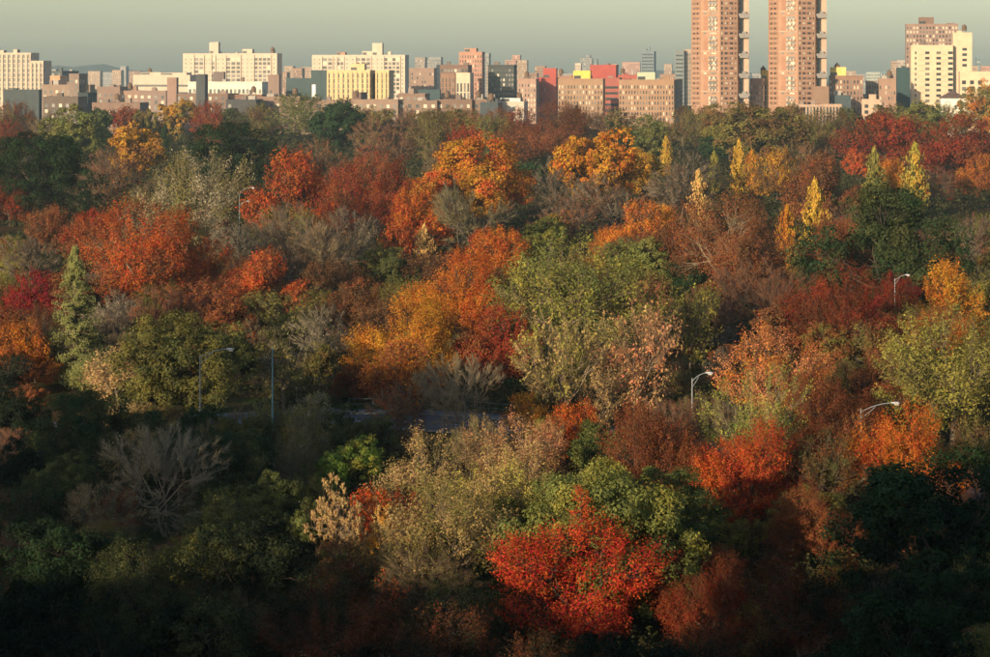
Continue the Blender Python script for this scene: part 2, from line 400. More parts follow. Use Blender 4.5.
building(139, 166, 92, 1200, (0.28, 0.19, 0.15), 'brown flats next to the tall brown chimney block', pale=.22, side=3)
building(133, 190, 76, 1420, CREAM2, 'long low cream building with ribbon windows beside the white slab block', style='band', fh=5.0, pent=((140, 160, 72, None), (160, 186, 72.5, None)))
building(167, 176.5, 79, 1150, (0.32, 0.20, 0.15), 'tall windowless brown chimney block', style='none', side=2, depth=6)
building(196, 205, 76, 1120, (0.07, 0.075, 0.075), 'slender dark tower with a pointed cap', style='none', side=3, pent=((197, 204, 74, None),))
S1 = 'cream slab apartment block with a lift tower and many window columns'
building(183, 277, 54.5, 1480, CREAM2, S1, bays=((194, 204), (211.5, 215.5), (226, 241), (254, 271)), fh=2.9, pale=.1, pent=((209, 218, 42, CREAM2), (242, 252, 49, CREAM2)), name='apartment_slab', anchor='the cream slab block with the lift tower')
building(188, 262, 83, 1300, (0.68, 0.60, 0.46), 'long white school building with rows of paired windows', cols=18, ww=.6, fh=4.2, pale=.05)
building(213, 224, 73, 1310, (0.18, 0.14, 0.12), 'dark brown plant room block above the white school', style='none', side=1.5)
building(176, 232, 95, 1150, (0.30, 0.19, 0.14), 'brick terrace with pale windows in front of the white school', pale=.22)
building(232, 262, 96, 1140, (0.36, 0.20, 0.14), 'reddish brick terrace beside the brown chimney stump', pale=.22)
building(268, 279, 76, 1210, (0.27, 0.18, 0.14), 'stout brown brick tower beside the dark stepped block', dens=.35, side=1.5)
building(226, 256, 101, 1085, (0.09, 0.09, 0.09), 'low dark warehouse just above the treetops', style='grid', dens=.3, pale=0)
building(262, 300, 98, 1100, (0.33, 0.21, 0.15), 'tan brick terrace below the dark stepped block', pale=.22)
building(286, 311, 78, 1330, (0.055, 0.085, 0.085), 'dark lower half of the stepped block, shade put into its colour', style='none', parapet=False)  # dark teal wall colour carries the shade of both stepped halves
building(311, 327, 70, 1325, (0.055, 0.085, 0.085), 'dark taller half of the stepped block, shade put into its colour', style='none', parapet=False)
building(312, 315.5, 86, 1180, (0.8, 0.78, 0.7), 'slim white chimney in front of the dark stepped block', style='none', depth=2.0, name='chimney')
# --- middle-left
building(312, 405, 56, 1500, CREAM2, 'wide cream slab apartment block behind the yellow block', bays=((322, 333), (337, 344), (356, 371), (384, 400)), fh=2.9, pale=.1, pent=((372, 382, 43, CREAM2), (336, 345, 52, PINK), (362, 372, 51, CREAM2)), name='apartment_slab')
building(327, 370, 71.5, 1230, YCREAM, 'sunny yellow block with dark vertical window slots', style='strip', cols=9, ww=.32, piers=2.0, pent=((350, 364, 63.5, None),), anchor='the sunny yellow block')
building(370, 375.5, 73, 1238, (0.05, 0.075, 0.075), 'dark strip coloured as a shaded side between the two yellow wings', style='none', parapet=False)  # dark box painted in place of the yellow block's shaded side
building(375.5, 389, 71.5, 1230, YCREAM, 'narrow yellow wing beside the dark shade strip', style='strip', cols=3, ww=.32, piers=2.0)
building(300, 345, 102, 1080, (0.34, 0.22, 0.15), 'tan row of shops below the sunny yellow block', pale=.22)
building(345, 398, 101, 1080, (0.36, 0.24, 0.17), 'pale brick row houses beneath the yellow wings', pale=.22)
building(352, 361, 94, 1090, (0.20, 0.13, 0.10), 'small brown block against the sunny yellow block', style='none')
building(398, 425, 95, 1130, (0.40, 0.25, 0.18), 'salmon brick low block beside the yellow wings', pale=.2)
building(398, 437, 102, 1080, (0.30, 0.20, 0.14), 'low brick row with awnings near the treetops', pale=.3)
building(411, 434, 69, 1600, (0.34, 0.22, 0.16), 'plain brown slab standing behind the teal shed', cols=9, dens=.4, side=3)
building(418, 440, 91, 1170, (0.05, 0.085, 0.09), 'teal dark shed roof block under the brown slab', style='none', side=1)
building(437, 472, 101, 1080, (0.33, 0.20, 0.14), 'row of brick houses below the bronze office block', pale=.22)
building(440, 468, 66, 1320, (0.20, 0.12, 0.09), 'bronze office block with white slab front', cols=8, ww=.7, side=4, pale=.05)
building(456, 470, 74, 1300, (0.60, 0.46, 0.32), 'white slab front with brown glazing before the bronze block', style='strip', cols=4, ww=.55, fh=6)
building(441, 455, 75, 1302, (0.30, 0.17, 0.11), 'brown brick face of the bronze office block', style='strip', cols=4, ww=.3)
building(459, 482, 53, 1370, PINK, 'salmon brick tower with a raised centre', cols=9, ww=.4, pale=.15, side=3, pent=((464, 476, 48, None),), anchor='the salmon brick tower')
building(472, 500, 100, 1080, (0.33, 0.21, 0.15), 'brick houses standing left of the pale domed hall', pale=.22) if False else building(472, 497, 101, 1080, (0.33, 0.21, 0.15), 'brick houses next to the pale domed hall', pale=.22)
building(480, 498, 104, 1066, (0.06, 0.075, 0.08), 'dark flat roofed shed before the brick houses', style='none')
building(488, 514, 66, 1350, (0.06, 0.065, 0.06), 'dark glass office block with scattered bright panes', cols=9, ww=.6, pale=.12, side=3)
building(518, 536, 80, 1280, (0.42, 0.26, 0.19), 'pinkish flats squeezed beside the dark glass block', cols=6, pale=.3)
building(497, 524, 103, 1078, (0.50, 0.42, 0.33), 'low hall with pale hipped roof near the treetops', style='grid', fh=3.5, pent=((500, 520, 98, (0.6, 0.62, 0.55)),))
# --- red and brick slabs
building(537, 556, 79, 1300, RED, 'bright red brick block with a small tower', cols=6, ww=.25, dens=.5, pale=.05, pent=((543, 556, 68, RED),), anchor='the bright red block')
building(556, 590, 77, 1360, (0.34, 0.18, 0.13), 'brown brick link block behind the brick slab', cols=9, pale=.1)
building(590, 616, 66, 1400, RED, 'large plain red block behind the brick slabs', style='none', side=2)
building(616, 641, 76, 1400, (0.40, 0.10, 0.07), 'lower red wing reaching to the second brick slab', style='none')
building(604, 619.5, 79, 1240, (0.38, 0.11, 0.08), 'red banded block between the two brick slabs', style='band', fh=3.4)
building(558, 603, 80, 1180, (0.36, 0.22, 0.13), 'brown brick slab with lit windows and a yellow roof house', cols=15, ww=.4, pale=.25, side=2.2, pent=((573, 590, 70.5, (0.72, 0.48, 0.10)),), anchor='the brick slab with the yellow roof house')
building(619, 674, 81, 1175, (0.37, 0.22, 0.13), 'long brick slab with a pale green roof house and dark end wall', cols=19, ww=.4, pale=.25, side=19, pent=((637, 655, 72, (0.48, 0.52, 0.36)),), anchor='the long brick slab with dark end wall')
building(566, 575, 107, 1062, (0.25, 0.16, 0.12), 'little brown house at the foot of the brick slab', style='none')
# --- beside and behind the towers
building(750, 764, 80, 1152, (0.46, 0.27, 0.19), 'pink brick flats between the twin towers', cols=5, side=2, pale=.3)
building(761, 773, 80, 1158, (0.60, 0.44, 0.24), 'buff block with dark slots between the twin towers', style='strip', cols=4, pent=((761, 772.5, 70, (0.72, 0.50, 0.14)),), tanks=((763, 65.5),))
building(829, 863, 77, 1146, (0.42, 0.24, 0.16), 'red brown brick block with a yellow roof house beside a tower', cols=10, pale=.25, pent=((830, 846, 67, (0.72, 0.52, 0.16)),), tanks=((837, 62.5),), side=2.5)
building(813, 829, 88, 1105, (0.36, 0.22, 0.14), 'tan brick stair block at the foot of the second tower', style='grid', dens=.15, side=3)
building(833, 851, 97, 1110, (0.06, 0.085, 0.09), 'low arched dark roof before the red brown block', style='none', pent=((836, 848, 95, (0.06, 0.085, 0.09)),))
building(790, 842, 106, 1075, (0.48, 0.32, 0.22), 'low arcade with white posts at the foot of the second tower', style='strip', cols=16, ww=.5, fh=4.5)
building(866, 879, 82, 1170, (0.30, 0.25, 0.21), 'greyish flats between two brick blocks', cols=5, pale=.2, side=1.5)
building(879, 896, 80, 1150, (0.36, 0.22, 0.15), 'brick block beside the dark teal tower', cols=6, dens=.5, pale=.22, side=1)
building(862, 880, 101, 1078, (0.52, 0.33, 0.22), 'low peach coloured row at the end of the trees', pale=.22)
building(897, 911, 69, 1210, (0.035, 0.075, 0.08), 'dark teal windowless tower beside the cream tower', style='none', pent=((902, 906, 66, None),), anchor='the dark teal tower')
building(906, 958, 25, 1420, (0.32, 0.20, 0.15), 'tall brown apartment tower behind the cream tower', cols=16, ww=.5, fh=2.8, pale=.3, side=2.5, pent=((919, 934, 17, BROWN), (947, 955, 23, BROWN)), name='apartment_tower')
t_ = building(911, 953, 46.5, 1180, (0.62, 0.45, 0.29), 'cream apartment tower with four columns of dark windows', style='none', pent=(), name='apartment_tower', anchor='the cream tower')
building(953, 972, 34, 1181, (0.62, 0.45, 0.29), 'taller cream lift wing of the cream tower', style='none', name='apartment_tower')
building(960, 1000, 73, 1120, (0.62, 0.45, 0.29), 'lower cream wing with square windows behind the small house', cols=5, ww=.5, fh=3.4, pale=.05)
for (t0_, u_, za, zb, m_) in BAYP:
    p_ = MB(); p_.box(u_ - .35, u_ + .35, -.7, -.002, za, zb); p_.build('pier', m_, t0_)
# windows of the cream tower, as its parts
def cream_windows():
    H = CAMH - (46.5 - HZ) / F * 1180; W = 42 / F * 1180; g_ = MB(); nf = 12
    for f in range(nf):
        z = H - 4.2 - f * 3.0
        for cx_, wd in ((916, .8), (927.5, 2.4), (938.5, 2.6), (950, 2.6)):
            u = (cx_ - 911) / 42 * W - W / 2
            g_.box(u - wd / 2, u + wd / 2, -.07, .05, z, z + 1.5, 0 if rnd.random() < .75 else 2)
    tag(g_.build('glazing', [M_GLASS, M_BLIND, M_DIM], t_), kind='stuff')
    s = MB()
    for f in range(nf):
        z = H - 4.2 - f * 3.0
        for cx_ in (944, 921.5):
            u = (cx_ - 911) / 42 * W - W / 2; s.box(u - 1.6, u + 1.6, -.5, -.002, z - .25, z - .1)
    tag(s.build('ledge_row', wall_mat((0.62, 0.45, 0.29)), t_), kind='stuff')
    g2 = MB()
    wing = [o for o in bpy.data.objects if o.get('label', '').startswith('taller cream lift')][0]
    for f in range(6):
        z = H + 1 - f * 3.0 - 3.2; g2.box(-.1, 2.4, -.07, .05, z, z + 1.5)
    tag(g2.build('glazing', M_GLASS, wing), kind='stuff')
cream_windows()

# small white house with hipped roof in front of the cream tower
def small_house():
    D = 1010; x0, x1 = px2x(941) * D, px2x(965) * D; w = (x1 - x0) / 2; z1 = CAMH - (98 - HZ) / F * D; zp = CAMH - (91.5 - HZ) / F * D
    t = empty('villa', ((x0 + x1) / 2, D, 0), -TH); tag(t, 'small white house with dark hipped roof before the cream tower', 'house')
    b = MB(); b.box(-w, w, 0, 9, -.3, z1); b.build('wall', wall_mat((0.75, 0.68, 0.55)), t)
    r = MB(); e = .7; v = [(-w - e, -e, z1 + .003), (w + e, -e, z1 + .003), (w + e, 9 + e, z1 + .003), (-w - e, 9 + e, z1 + .003), (-1.2, 4.5, zp), (1.2, 4.5, zp)]
    for f in ((0, 1, 5, 4), (1, 2, 5), (2, 3, 4, 5), (3, 0, 4), (3, 2, 1, 0)): r.quad([v[i] for i in f])
    r.build('roof', surf('roof_slate', (0.12, 0.07, 0.055), .8, .25, .5), t)
    for x, zz in ((1.3, z1 - 5.5), (3.8, z1 - 5.5)):
        g_ = MB(); g_.box(x - .5, x + .5, -.06, .05, zz, zz + 2.2); g_.build('window', M_GLASS, t)
small_house()

# hazy far towers
FAR = [(505, 516, 60, 3000, PINK), (512, 520, 55, 3050, PINK), (516, 527, 60, 3000, TAN), (575, 581, 63, 2900, CREAM), (580, 592, 58, 3100, GREY), (592, 597, 59, 3100, TEAL),
       (586, 590, 55, 3150, GREY), (606, 618, 64, 3300, TAN), (622, 640, 62, 3600, PINK), (664, 672, 64, 3300, TAN), (535, 545, 66, 2700, BRICK), (415, 425, 57, 2600, (0.3, 0.24, 0.2)), (429, 441, 57, 2650, GREY),
       (425, 431, 60, 2700, GREY), (479, 489, 53, 2500, GREY), (284, 293, 66, 3000, TAN), (293, 302, 68, 2600, BRICK), (302, 313, 67, 2800, TAN), (891, 897, 61, 2600, TAN), (897, 905, 60, 2650, (0.45, 0.36, 0.28)),
       (976, 980, 57, 3200, TEAL), (981, 992, 66, 2900, PINK), (866, 880, 72, 2300, (0.4, 0.42, 0.36)), (880, 892, 71, 2500, TEAL), (405, 414, 68, 2600, BRICK), (487, 500, 66, 2400, TAN), (523, 537, 73, 2300, BRICK), (640, 660, 78, 1900, GREY),
       (660, 676, 74, 2300, BRICK), (120, 126, 66, 3400, GREY), (88, 100, 71, 3400, TAN), (100, 112, 72, 3600, GREY), (112, 121, 70, 3300, TAN), (126, 140, 71, 3500, BRICK), (43, 56, 69, 2600, GREY), (856, 868, 74, 2800, GREY), (846, 856, 71, 3000, TAN),
       (752, 762, 73, 2600, GREY), (970, 978, 66, 2400, TAN), (275, 287, 72, 2400, BRICK), (549, 560, 70, 2500, TAN), (560, 574, 73, 2700, GREY)]
for i, (x0, x1, yt, D, c) in enumerate(FAR):
    cn = {PINK: 'pinkish', TAN: 'tan', CREAM: 'cream', GREY: 'grey', TEAL: 'blue grey', BRICK: 'brick red'}.get(c, 'pale brown')
    near = min(((abs((x0 + x1) / 2 - a[0]), a[2]) for a in BANCH))[1]
    lab_ = 'hazy %s%s%s high-rise far beyond %s' % ('tall ' if yt < 61 else 'low ' if yt > 68 else '', 'slim ' if x1 - x0 < 9 else 'broad ' if x1 - x0 > 12.5 else '', cn, near)
    building(x0, x1, yt, D, c, lab_, cols=max(3, int((x1 - x0) * 1.1)), ww=.45, fh=3.4, pale=.1, name='distant_high_rise', group='hazy high-rises far beyond the park', parapet=False)
building(641, 654, 51, 2300, (0.18, 0.22, 0.24), 'blue glass skyscraper far off above the long brick slab', style='band', fh=3.6, side=2, name='skyscraper', pent=((646, 650, 46.5, None),), parapet=False)
building(675, 684, 50, 1900, (0.20, 0.22, 0.21), 'grey green half of the far twin slab tower', style='band', fh=3.6, name='skyscraper', parapet=False)
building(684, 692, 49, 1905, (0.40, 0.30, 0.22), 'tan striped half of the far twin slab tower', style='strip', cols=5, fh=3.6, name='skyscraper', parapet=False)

# the twin octagonal towers
def oct_tower(pxc, label):
    D = 1130; s = 10.8; Rr = s / (2 * math.sin(math.pi / 8)); X = px2x(pxc) * D
    t = empty('octagonal_tower', (X, D, 0)); tag(t, label, 'building', 'twin octagonal towers')
    wm = wall_mat((0.44, 0.245, 0.15)); wl = wall_mat((0.54, 0.35, 0.245)); wd = wall_mat((0.40, 0.20, 0.12))
    H = 104.0; fh = 2.7; nf = 38
    pts = [(Rr * math.sin(k * math.pi / 4), Rr - Rr * math.cos(k * math.pi / 4)) for k in range(8)]   # vertex 0 points at the viewer
    b = MB(); b.prism(pts[::1], -.3, H); b.build('wall', wm, t)
    g_ = MB(); slab = MB(); pan = MB(); bal = MB()
    def face(k):
        """wall from vertex k to vertex k+1; returns start point, along vector, outward vector"""
        a, c = np.array(pts[k % 8]), np.array(pts[(k + 1) % 8]); e = (c - a) / np.linalg.norm(c - a)
        n = np.array([e[1], -e[0]]); return a, e, n
    def fbox(mb, k, u0, u1, d0, d1, z0, z1, m=0):
        a, e, n = face(k); mb.obox(a, e, n, u0, u1, d0, d1, z0, z1, m)
    q = random.Random(pxc)
    def pm(p=.22): 
        r_ = q.random(); return 1 if r_ < p else (2 if r_ < p + .2 else 0)
    for f in range(5, nf):
        z = f * fh + .3; grp = f % 4
        # right-hand wide wall (face 0): edge column, two window pairs, end window
        for (u0, u1) in ((.7, 1.6),): fbox(g_, 0, u0, u1, -.02, .06, z + .5, z + 2.0, 0 if q.random() < .65 else 1)
        for (u0, u1) in ((2.9, 3.9), (4.0, 4.6), (6.0, 6.8), (6.9, 7.9), (9.2, 9.9)): fbox(g_, 0, u0, u1, -.02, .06, z + .7, z + 1.75, pm())
        fbox(pan, 0, 2.4, 8.5, -.02, .03, z + .55, z + 1.95); fbox(pan, 6, 1.2, 9.6, -.02, .03, z + .55, z + 1.85)
        # left-hand wide wall (face 7): balcony bay of three floors, then a closed floor
        if grp != 3:
            for (u0, u1) in ((4.4, 5.4), (5.5, 6.6), (6.8, 7.8), (7.9, 9.0)): fbox(g_, 7, u0, u1, -.02, .06, z + .3, z + 2.2, pm(.22))
            fbox(bal, 7, 4.2, 9.2, .07, 1.0, z - .18, z, 0)
            for u in (4.6, 6.4, 8.2): fbox(bal, 7, u, u + .8, .9, .98, z + .002, z + .9, 1 if q.random() < .6 else 0)
        else:
            for (u0, u1) in ((1.6, 3.2), (5.0, 6.0), (6.2, 8.8)): fbox(g_, 7, u0, u1, -.02, .06, z + .8, z + 1.6, pm(.3))
            fbox(slab, 7, .3, 10.3, .065, .22, z + 2.0, z + 2.5)
        if grp == 0: fbox(pan, 7, 1.8, 4.0, -.02, .05, z + .1, z + fh * 3 - .5)
        # narrow walls
        for (u0, u1) in ((2.5, 4.2), (6.5, 8.2)): fbox(g_, 6, u0, u1, -.02, .06, z + .7, z + 1.7, 2 if q.random() < .6 else 0)
        fbox(slab, 6, .3, 10.5, .065, .16, z - .25, z - .05)
        fbox(slab, 0, 2.2, 8.6, .065, .13, z - .2, z - .02)
        for (u0, u1) in ((3, 4.5), (6.5, 8.0)): fbox(g_, 1, u0, u1, -.02, .06, z + .7, z + 1.8, 0)
    tag(g_.build('glazing', [M_GLASS, M_BLIND, M_DIM], t), kind='stuff')
    tag(slab.build('floor_band', wl, t), kind='stuff'); tag(pan.build('brick_panel', wd, t), kind='stuff')
    tag(bal.build('balcony_row', [wl, wall_mat((0.52, 0.41, 0.31))], t), kind='stuff')
    # pier beside the tower tied to it by balcony clusters
    p = MB(); x0 = (747.2 - 722) / F * D; p.box(x0, x0 + 2.6, 5.5, 9, -.3, H - 6); p.build('corner_pier', wl, t)
    sg = MB(); sg.box(x0 - 4.2, x0 - .02, 8.0, 9.5, -.3, H - 8); sg.build('recess_shade_sheet', M_GLASS, t)  # dark sheet added so the recess beside the pier looks shaded
    gm = wall_mat((0.30, 0.27, 0.24))
    for f in range(7, nf, 4):
        z = f * fh + .3; c = MB()
        c.box(x0 - 3.0, x0 + 2.9, 3.6, 5.4, z - .3, z + .1); c.box(x0 - 3.0, x0 + 2.9, 3.6, 3.75, z + .11, z + 1.1)
        c.box(x0 - 2.4, x0 + 2.2, 3.5, 5.4, z - 1.3, z - .31); c.box(x0 - 1.0, x0 + 1.0, 3.8, 5.4, z + 1.11, z + 2.3)
        bc = c.build('balcony', gm, t); rl = MB(); rl.box(x0 - 3.0, x0 + 2.9, 3.45, 3.55, z + .9, z + 1.2); rl.build('railing', gm, bc)
    r = MB(); r.prism([(x * .5, Rr + (y - Rr) * .5) for x, y in pts], H + .01, H + 5); r.build('roof_plant_room', wd, t)
oct_tower(720, 'octagonal salmon brick tower nearer the long brick slab')
oct_tower(798, 'octagonal salmon brick tower beside the block with yellow roof house')
BANCH += [(722, 112, 'the first octagonal tower'), (800, 112, 'the second octagonal tower')]

# ------------------------------------------------------------------ tree building
def unit(v): return v / (np.linalg.norm(v, axis=-1, keepdims=True) + 1e-9)

def tubes(P0, P1, R0, R1, n=4):
    P0, P1 = np.asarray(P0, float), np.asarray(P1, float); R0, R1 = np.asarray(R0, float), np.asarray(R1, float)
    m = len(P0); d = unit(P1 - P0)
    ref = np.where(np.abs(d[:, 2:3]) < .9, np.array([[0, 0, 1.0]]), np.array([[1.0, 0, 0]]))
    a = unit(np.cross(d, ref)); c = np.cross(d, a)
    th = np.arange(n) * 2 * math.pi / n
    ring = np.cos(th)[None, :, None] * a[:, None, :] + np.sin(th)[None, :, None] * c[:, None, :]
    V = np.concatenate([P0[:, None, :] + ring * R0[:, None, None], P1[:, None, :] + ring * R1[:, None, None]], 1).reshape(-1, 3)
    b = (np.arange(m) * 2 * n)[:, None]; k = np.arange(n)[None, :]; k2 = (k + 1) % n
    Fq = np.stack([b + k, b + k2, b + n + k2, b + n + k], -1).reshape(-1, 4)
    return V, Fq

def spikes(P0, P1, R0):
    """thin three-sided needles"""
    P0, P1 = np.asarray(P0, float), np.asarray(P1, float); m = len(P0); d = unit(P1 - P0)
    ref = np.where(np.abs(d[:, 2:3]) < .9, np.array([[0, 0, 1.0]]), np.array([[1.0, 0, 0]]))
    a = unit(np.cross(d, ref)); c = np.cross(d, a); th = np.arange(3) * 2 * math.pi / 3
    ring = np.cos(th)[None, :, None] * a[:, None, :] + np.sin(th)[None, :, None] * c[:, None, :]
    V = np.concatenate([P0[:, None, :] + ring * np.asarray(R0)[:, None, None], P1[:, None, :]], 1).reshape(-1, 3)
    b = (np.arange(m) * 4)[:, None]; k = np.arange(3)[None, :]; k2 = (k + 1) % 3
    Ft = np.stack([b + k, b + k2, b + 3 + 0 * k], -1).reshape(-1, 3)
    return V, Ft

def leaves(C, Nn, L_, Wd, r, var):
    m = len(C); t = unit(np.cross(Nn, unit(r.normal(size=(m, 3))))); b = np.cross(Nn, t)
    L_ = np.asarray(L_)[:, None]; Wd = np.asarray(Wd)[:, None]
    V = np.stack([C + t * L_, C + b * Wd, C - t * L_, C - b * Wd], 1).reshape(-1, 3)
    Fq = np.arange(m * 4).reshape(m, 4)
    return V, Fq, np.repeat(var, 4)

def kmeans(P, k, r, it=5):
    k = min(k, len(P)); C = P[r.choice(len(P), k, replace=False)].copy()
    for _ in range(it):
        lab = np.argmin(((P[:, None] - C[None]) ** 2).sum(-1), 1)
        for j in range(k):
            s = P[lab == j]
            if len(s): C[j] = s.mean(0)
    return C, lab

def envelope(r, n, shape, z0, shell=3.5):
    """points near the outside of a billowy crown made of several overlapping lobes; width 1, top at z = 1"""
    K = int(r.integers(8, 14)); an = r.uniform(0, 6.28) + np.arange(K) * 6.28 / K * 2.6 + r.normal(size=K) * .4
    rho = r.uniform(.12, .36, K); lz = r.uniform(.32, .74, K); lr = r.uniform(.11, .24, K)
    rho[0] = .06; lz[0] = .74; lr[0] = .20; rho[1] = .13; lz[1] = .42; lr[1] = .26
    Lc = np.stack([rho * np.cos(an), rho * np.sin(an), lz], 1)
    out = []
    while len(out) < n:
        j = int(r.integers(K)); u = unit(r.normal(size=3)); q = Lc[j] + u * lr[j] * np.array([1, 1, .95]) * (r.random() ** (1 / shell)) * r.uniform(.92, 1.12)
        dd_ = np.linalg.norm((Lc - q) / lr[:, None], axis=1)
        if (dd_ < .66).sum() > 0 and r.random() < .8: continue
        out.append(q)
    P = np.array(out)
    P[:, :2] -= (np.percentile(P[:, :2], 98, axis=0) + np.percentile(P[:, :2], 2, axis=0)) / 2
    P[:, :2] /= 2 * np.percentile(np.abs(P[:, :2]), 98)
    lo, hi = P[:, 2].min(), P[:, 2].max(); P[:, 2] = z0 + (P[:, 2] - lo) / (hi - lo) * (.985 - z0)
    if shape == 'vase':
        f = .5 + .7 * np.clip((P[:, 2] - z0) / (1 - z0), 0, 1) ** .8; P[:, 0] *= f; P[:, 1] *= f
    return P

BEND = [.06]
def skeleton(r, P, z0, trunk_r, nl=6, ns=5, nt=6, lean=.03):
    """limbs, boughs and branches reaching into the point cloud; returns tube arrays and branch tips with directions"""
    P0, P1, R0, R1 = [], [], [], []
    top = np.array([r.normal() * lean, r.normal() * lean, z0 + .22])
    def path(a, b, ra, rb, k=3, bend=BEND[0]):
        a = np.array(a); b = np.array(b); L = np.linalg.norm(b - a); off = r.normal(size=3) * bend * L; off[2] -= .10 * L * (1 if b[2] > a[2] else 0)
        prev = a
        for i in range(1, k + 1):
            t = i / k; p = a + (b - a) * t + off * math.sin(math.pi * t)
            P0.append(prev); P1.append(p); R0.append(ra + (rb - ra) * (i - 1) / k); R1.append(ra + (rb - ra) * t); prev = p
        return prev
    path((0, 0, 0), top, trunk_r * 1.15, trunk_r * .72, 4, .03)
    C1, l1 = kmeans(P, nl, r); tips = []; dirs = []
    for j in range(len(C1)):
        S = P[l1 == j]
        if len(S) < 2: continue
        st = top * r.uniform(.72, 1.0); e1 = st + (C1[j] - st) * .62; r1 = trunk_r * .5
        path(st, e1, r1, r1 * .62, 4)
        C2, l2 = kmeans(S, ns, r)
        for q in range(len(C2)):
            S2 = S[l2 == q]
            if len(S2) < 1: continue
            st2 = st + (e1 - st) * r.uniform(.6, 1.0); e2 = st2 + (C2[q] - st2) * .7; r2 = r1 * .46
            path(st2, e2, r2, r2 * .6, 3)
            C3, l3 = kmeans(S2, nt, r)
            for w in range(len(C3)):
                st3 = st2 + (e2 - st2) * r.uniform(.55, 1.0)
                path(st3, C3[w], r2 * .42, r2 * .16, 3); tips.append(C3[w]); dirs.append(C3[w] - st3)
    return (np.array(P0), np.array(P1), np.array(R0), np.array(R1)), np.array(tips), unit(np.array(dirs))

